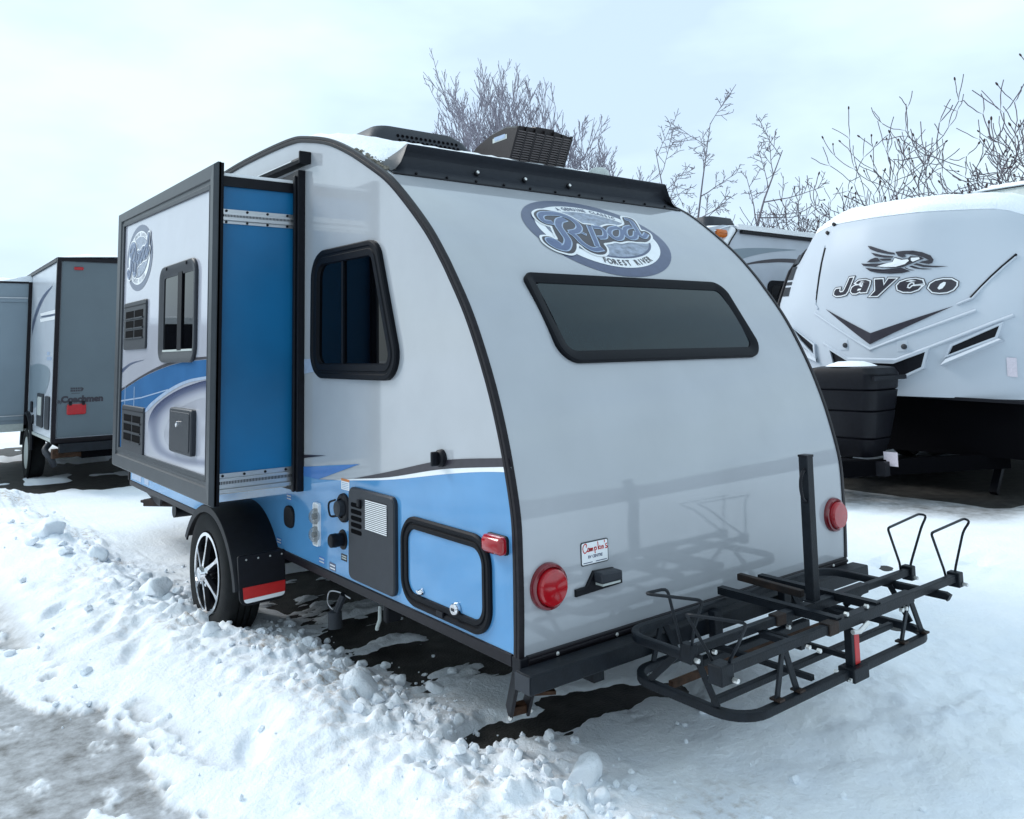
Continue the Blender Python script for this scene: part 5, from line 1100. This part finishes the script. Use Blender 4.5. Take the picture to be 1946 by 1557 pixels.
    for (fx, fy, a) in ((2.9, .62, .6), (3.3, .42, .6), (3.7, .75, .6), (2.6, .15, .7), (4.1, .35, .6)):
        ca, sa = math.cos(a), math.sin(a); qx = (x - fx) * ca + (y - fy) * sa; qy = -(x - fx) * sa + (y - fy) * ca; q = (qx / .15) ** 2 + (qy / .07) ** 2
        h = h - .045 * np.exp(-q ** 2) + .012 * np.exp(-((q - 1.6) / .5) ** 2)
    for (fx, fy, a) in ((-.68, 2.75, 1.0), (-.60, 2.55, 1.0), (-.66, 2.25, 1.2), (-.85, 3.2, 1.0), (-.55, .95, 1.2)):
        ca, sa = math.cos(a), math.sin(a); qx = (x - fx) * ca + (y - fy) * sa; qy = -(x - fx) * sa + (y - fy) * ca; q = (qx / .12) ** 2 + (qy / .05) ** 2
        h = h - .035 * np.exp(-q ** 2)
    # under the white trailer thin snow and wet asphalt, greyed to paint in its shadow
    jw = sst(6.3, 7.2, x) * sst(.9, 1.3, y) * sst(3.6, 3.2, y); h = h * (1 - .7 * jw); jl = sst(5.5, 6.1, x + .25 * y) * sst(.55, 1.0, y) * sst(4.2, 3.6, y); slush_shade = np.maximum(slush_shade, jl * .95); jb = sst(6.0, 6.5, x + .3 * (fbm(x * 2, y * 2, 3, 58) - .5)) * sst(.8, 1.2, y) * sst(3.8, 3.4, y); h = h * (1 - jb) - .02 * jb
    dirt = lm * sst(.44, .60, fbm(x * 2.6, y * 2.6, 3, 61)) + .5 * np.exp(-((x - .42) / .30) ** 2 - ((y + .42) / .16) ** 2)
    return h, np.clip(slush_shade, 0, 1), np.clip(dirt, 0, 1)
def axis_pts(a, b, step, lim, gr=1.07):
    c = list(np.arange(a, b, step)); s = step; v = a; lo = []
    while v > -lim: s = min(s * gr, 12); v -= s; lo.append(v)
    s = step; v = c[-1]; hi = []
    while v < lim: s = min(s * gr, 12); v += s; hi.append(v)
    return np.array(lo[::-1] + c + hi)
gx = axis_pts(-1.9, 2.6, .0145, 150); gy = axis_pts(-1.5, 3.2, .0145, 150, 1.045)
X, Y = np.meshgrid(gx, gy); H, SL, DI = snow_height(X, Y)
nx, ny = len(gx), len(gy)
co = np.stack([X.ravel(), Y.ravel(), (H + GZ).ravel()], 1).astype(np.float32)
idx = np.arange(nx * ny).reshape(ny, nx); qd = np.stack([idx[:-1, :-1].ravel(), idx[:-1, 1:].ravel(), idx[1:, 1:].ravel(), idx[1:, :-1].ravel()], 1).astype(np.int32)
me = bpy.data.meshes.new('snow'); me.vertices.add(len(co)); me.vertices.foreach_set('co', co.ravel()); me.loops.add(qd.size); me.loops.foreach_set('vertex_index', qd.ravel())
me.polygons.add(len(qd)); me.polygons.foreach_set('loop_start', np.arange(0, qd.size, 4, dtype=np.int32)); me.polygons.foreach_set('use_smooth', np.ones(len(qd), bool)); me.update(calc_edges=True)
for nm, A in (('slush_shade', SL), ('dirt', DI)):
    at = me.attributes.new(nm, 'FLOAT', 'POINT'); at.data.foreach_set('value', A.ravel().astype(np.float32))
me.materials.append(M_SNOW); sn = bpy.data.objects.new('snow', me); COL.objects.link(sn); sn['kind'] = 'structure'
g = obj('ground', MB().add([(-160, -160, GZ), (160, -160, GZ), (160, 160, GZ), (-160, 160, GZ)], [(0, 1, 2, 3)]), M_ASPH); g['kind'] = 'structure'

# ---- loose clods of snow thrown up by the plough
def clod_mesh(seed, sub, rough=.32):
    rng = np.random.RandomState(seed); bm = bmesh.new(); bmesh.ops.create_icosphere(bm, subdivisions=sub, radius=1)
    P = np.array([v.co[:] for v in bm.verts]); o = rng.rand(3) * 50; ax = rng.uniform(.7, 1.25, 3)
    K_ = rng.randn(11, 3); K_ /= np.linalg.norm(K_, axis=1)[:, None]; lim = rng.uniform(.50, .92, 11)
    for k in range(11): dd = P @ K_[k]; ex = np.maximum(0, dd - lim[k]); P = P - ex[:, None] * K_[k] * .93
    n = fbm(P[:, 0] * 1.6 + o[0] + P[:, 2], P[:, 1] * 1.6 + o[1] - P[:, 2] * .7, 3, 71); P = P * (1 + rough * (n - .5))[:, None] * ax
    f = [tuple(v.index for v in q.verts) for q in bm.faces]; bm.free(); return P, f
protos = [clod_mesh(s, 2, .6) for s in range(14)]; protos1 = [clod_mesh(s + 50, 1, .6) for s in range(14)]
rng = np.random.RandomState(17); mb = MB(); cnt = 0; spots = []
def height_at(x, y): return float(snow_height(np.array([x]), np.array([y]))[0][0])
cand = 26000
cx_ = rng.uniform(-1.3, 2.2, cand); cy_ = np.where(rng.rand(cand) < .75, rng.uniform(-1.1, 3.2, cand), rng.uniform(2.5, 9, cand)); ch_, cs_, cdirt = snow_height(cx_, cy_)
dd_ = cx_ - np.interp(cy_, RY, RX)
den = np.exp(-((dd_ - .27) / .18) ** 2) * np.interp(cy_, [-1.1, -.5, 0, 1.8, 2.4, 4, 9], [.12, .6, .9, .9, .45, .26, .15]) + .03 * np.exp(-((dd_ + .2) / .5) ** 2) + .012 * (dd_ > .2) * (dd_ < 1.2) * (cy_ < 2.4)
clump = .35 + 1.3 * fbm(cx_ * 3, cy_ * 3, 3, 81); pick = rng.rand(cand) < den * clump * np.where(cy_ < 2.3, .52, .30)
for x, y, h, d in zip(cx_[pick], cy_[pick], ch_[pick], dd_[pick]):
    r = .005 + .024 * rng.rand() ** 3.0 + (.012 * rng.rand() if y > 2.5 else 0)
    P, f = protos1[rng.randint(14)] if r < .022 else protos[rng.randint(14)]; a = rng.rand() * 6.28; c_, s_ = math.cos(a), math.sin(a)
    Q = P * r; Q = np.stack([Q[:, 0] * c_ - Q[:, 1] * s_ + x, Q[:, 0] * s_ + Q[:, 1] * c_ + y, Q[:, 2] * .9 + max(h, 0) + GZ + r * .35], 1); mb.add(Q.tolist(), f); cnt += 1
ru = obj('snow_rubble', mb, M_SNOW, smooth=12); ru['kind'] = 'stuff'
big = [(-.045, 1.06, .085, 3), (.30, 1.02, .040, 4), (.22, 1.18, .030, 5), (.02, 1.75, .042, 6), (-.13, 1.33, .045, 2), (.245, -.02, .060, 7), (.27, .40, .030, 8), (.08, 1.45, .030, 9), (-.36, 3.05, .075, 10), (-.20, 2.45, .045, 11), (-.33, 2.12, .05, 12),
       (-.60, 5.2, .11, 13), (-.75, 5.0, .07, 1), (-.45, 4.2, .075, 0), (-.62, 4.4, .06, 5), (-.30, 3.55, .05, 6), (-.9, 6.3, .09, 8), (-.42, 3.3, .045, 9), (.04, .90, .035, 12), (.16, .62, .028, 13), (.20, -.14, .035, 2), (.36, .30, .028, 1), (.42, .22, .024, 0), (.13, 1.62, .026, 4)]
CLOD = ['largest smooth rounded snow clod on the ridge, below the side storage door', 'lone pale snow clod on the dark bare ground, under the storage door', 'small snow clod at the edge of the bare ground below the heater door', 'snow clod on the ridge below the rear edge of the mud flap', 'peaked snow clod just left of the largest smooth one',
 'rounded snow clod beside the bare streak, left of the bike rack', 'snow clod left of the hanging stabiliser jack foot', 'small snow clod behind the largest smooth one, near the drain cap', 'big snow clod resting in front of the near wheel', 'snow clod touching the lower left of the near tyre', 'flat snow clod in the churned snow left of the mud flap',
 'bulkiest snow clod far up the ridge, toward the grey trailer', 'second bulky snow clod beside the bulkiest one far up the ridge', 'snow clod midway up the ridge, left of the front jack', 'round snow clod just below the bulky pair up the ridge', 'snow clod on the ridge crest left of the wheel, below the slide-out corner', 'farthest snow clod at the left edge, before the grey trailer', 'small snow clod just beyond the big one at the wheel',
 'snow clod on the right shoulder of the largest smooth one', 'small snow clod on the ridge opposite the side lock', 'snow clod nearest the camera, below the bike rack corner', 'tiny snow clod beside the jack foot on the bare streak', 'tiny snow clod at the left end of the bare streak', 'small snow clod on bare ground below the drain cap']
for i, (x, y, r, s) in enumerate(big):
    P, f = clod_mesh(200 + s * 3 + i, 3, .6); h = height_at(x, y); Q = P * r; Q[:, 0] += x; Q[:, 1] += y; Q[:, 2] = Q[:, 2] * .85 + max(h, 0) + GZ + r * .32
    o = obj('snow_clod', MB().add(Q.tolist(), f), M_SNOW, smooth=50)
    lab = CLOD[i]
    tag(o, lab, 'snow clod', 'snow clods along the ploughed ridge')

# ---- belt of bare woods added unseen behind the camera to mirror as a dark band in the rear wall
wv = []; wf_ = []
for k in range(90):
    t = k / 89; cx0, cy0 = -90 + 180 * t, -34 - 10 * math.sin(t * 3.1)
    for j in range(8):
        a = math.pi * j / 7; hgt = 5.2 + 3.0 * float(fbm(np.array([t * 40]), np.array([1.3]), 4, 91)[0]) + 1.2 * float(fbm(np.array([t * 160]), np.array([j * .7]), 2, 92)[0])
        wv.append((cx0, cy0 + 5 * math.cos(a), GZ - .1 + hgt * math.sin(a) ** .7))
for k in range(89):
    for j in range(7): i = k * 8 + j; wf_.append((i, i + 1, i + 9, i + 8))
wd_ = obj('reflection_woods', MB().add(wv, wf_), M_SUMAC); wd_['kind'] = 'stuff'
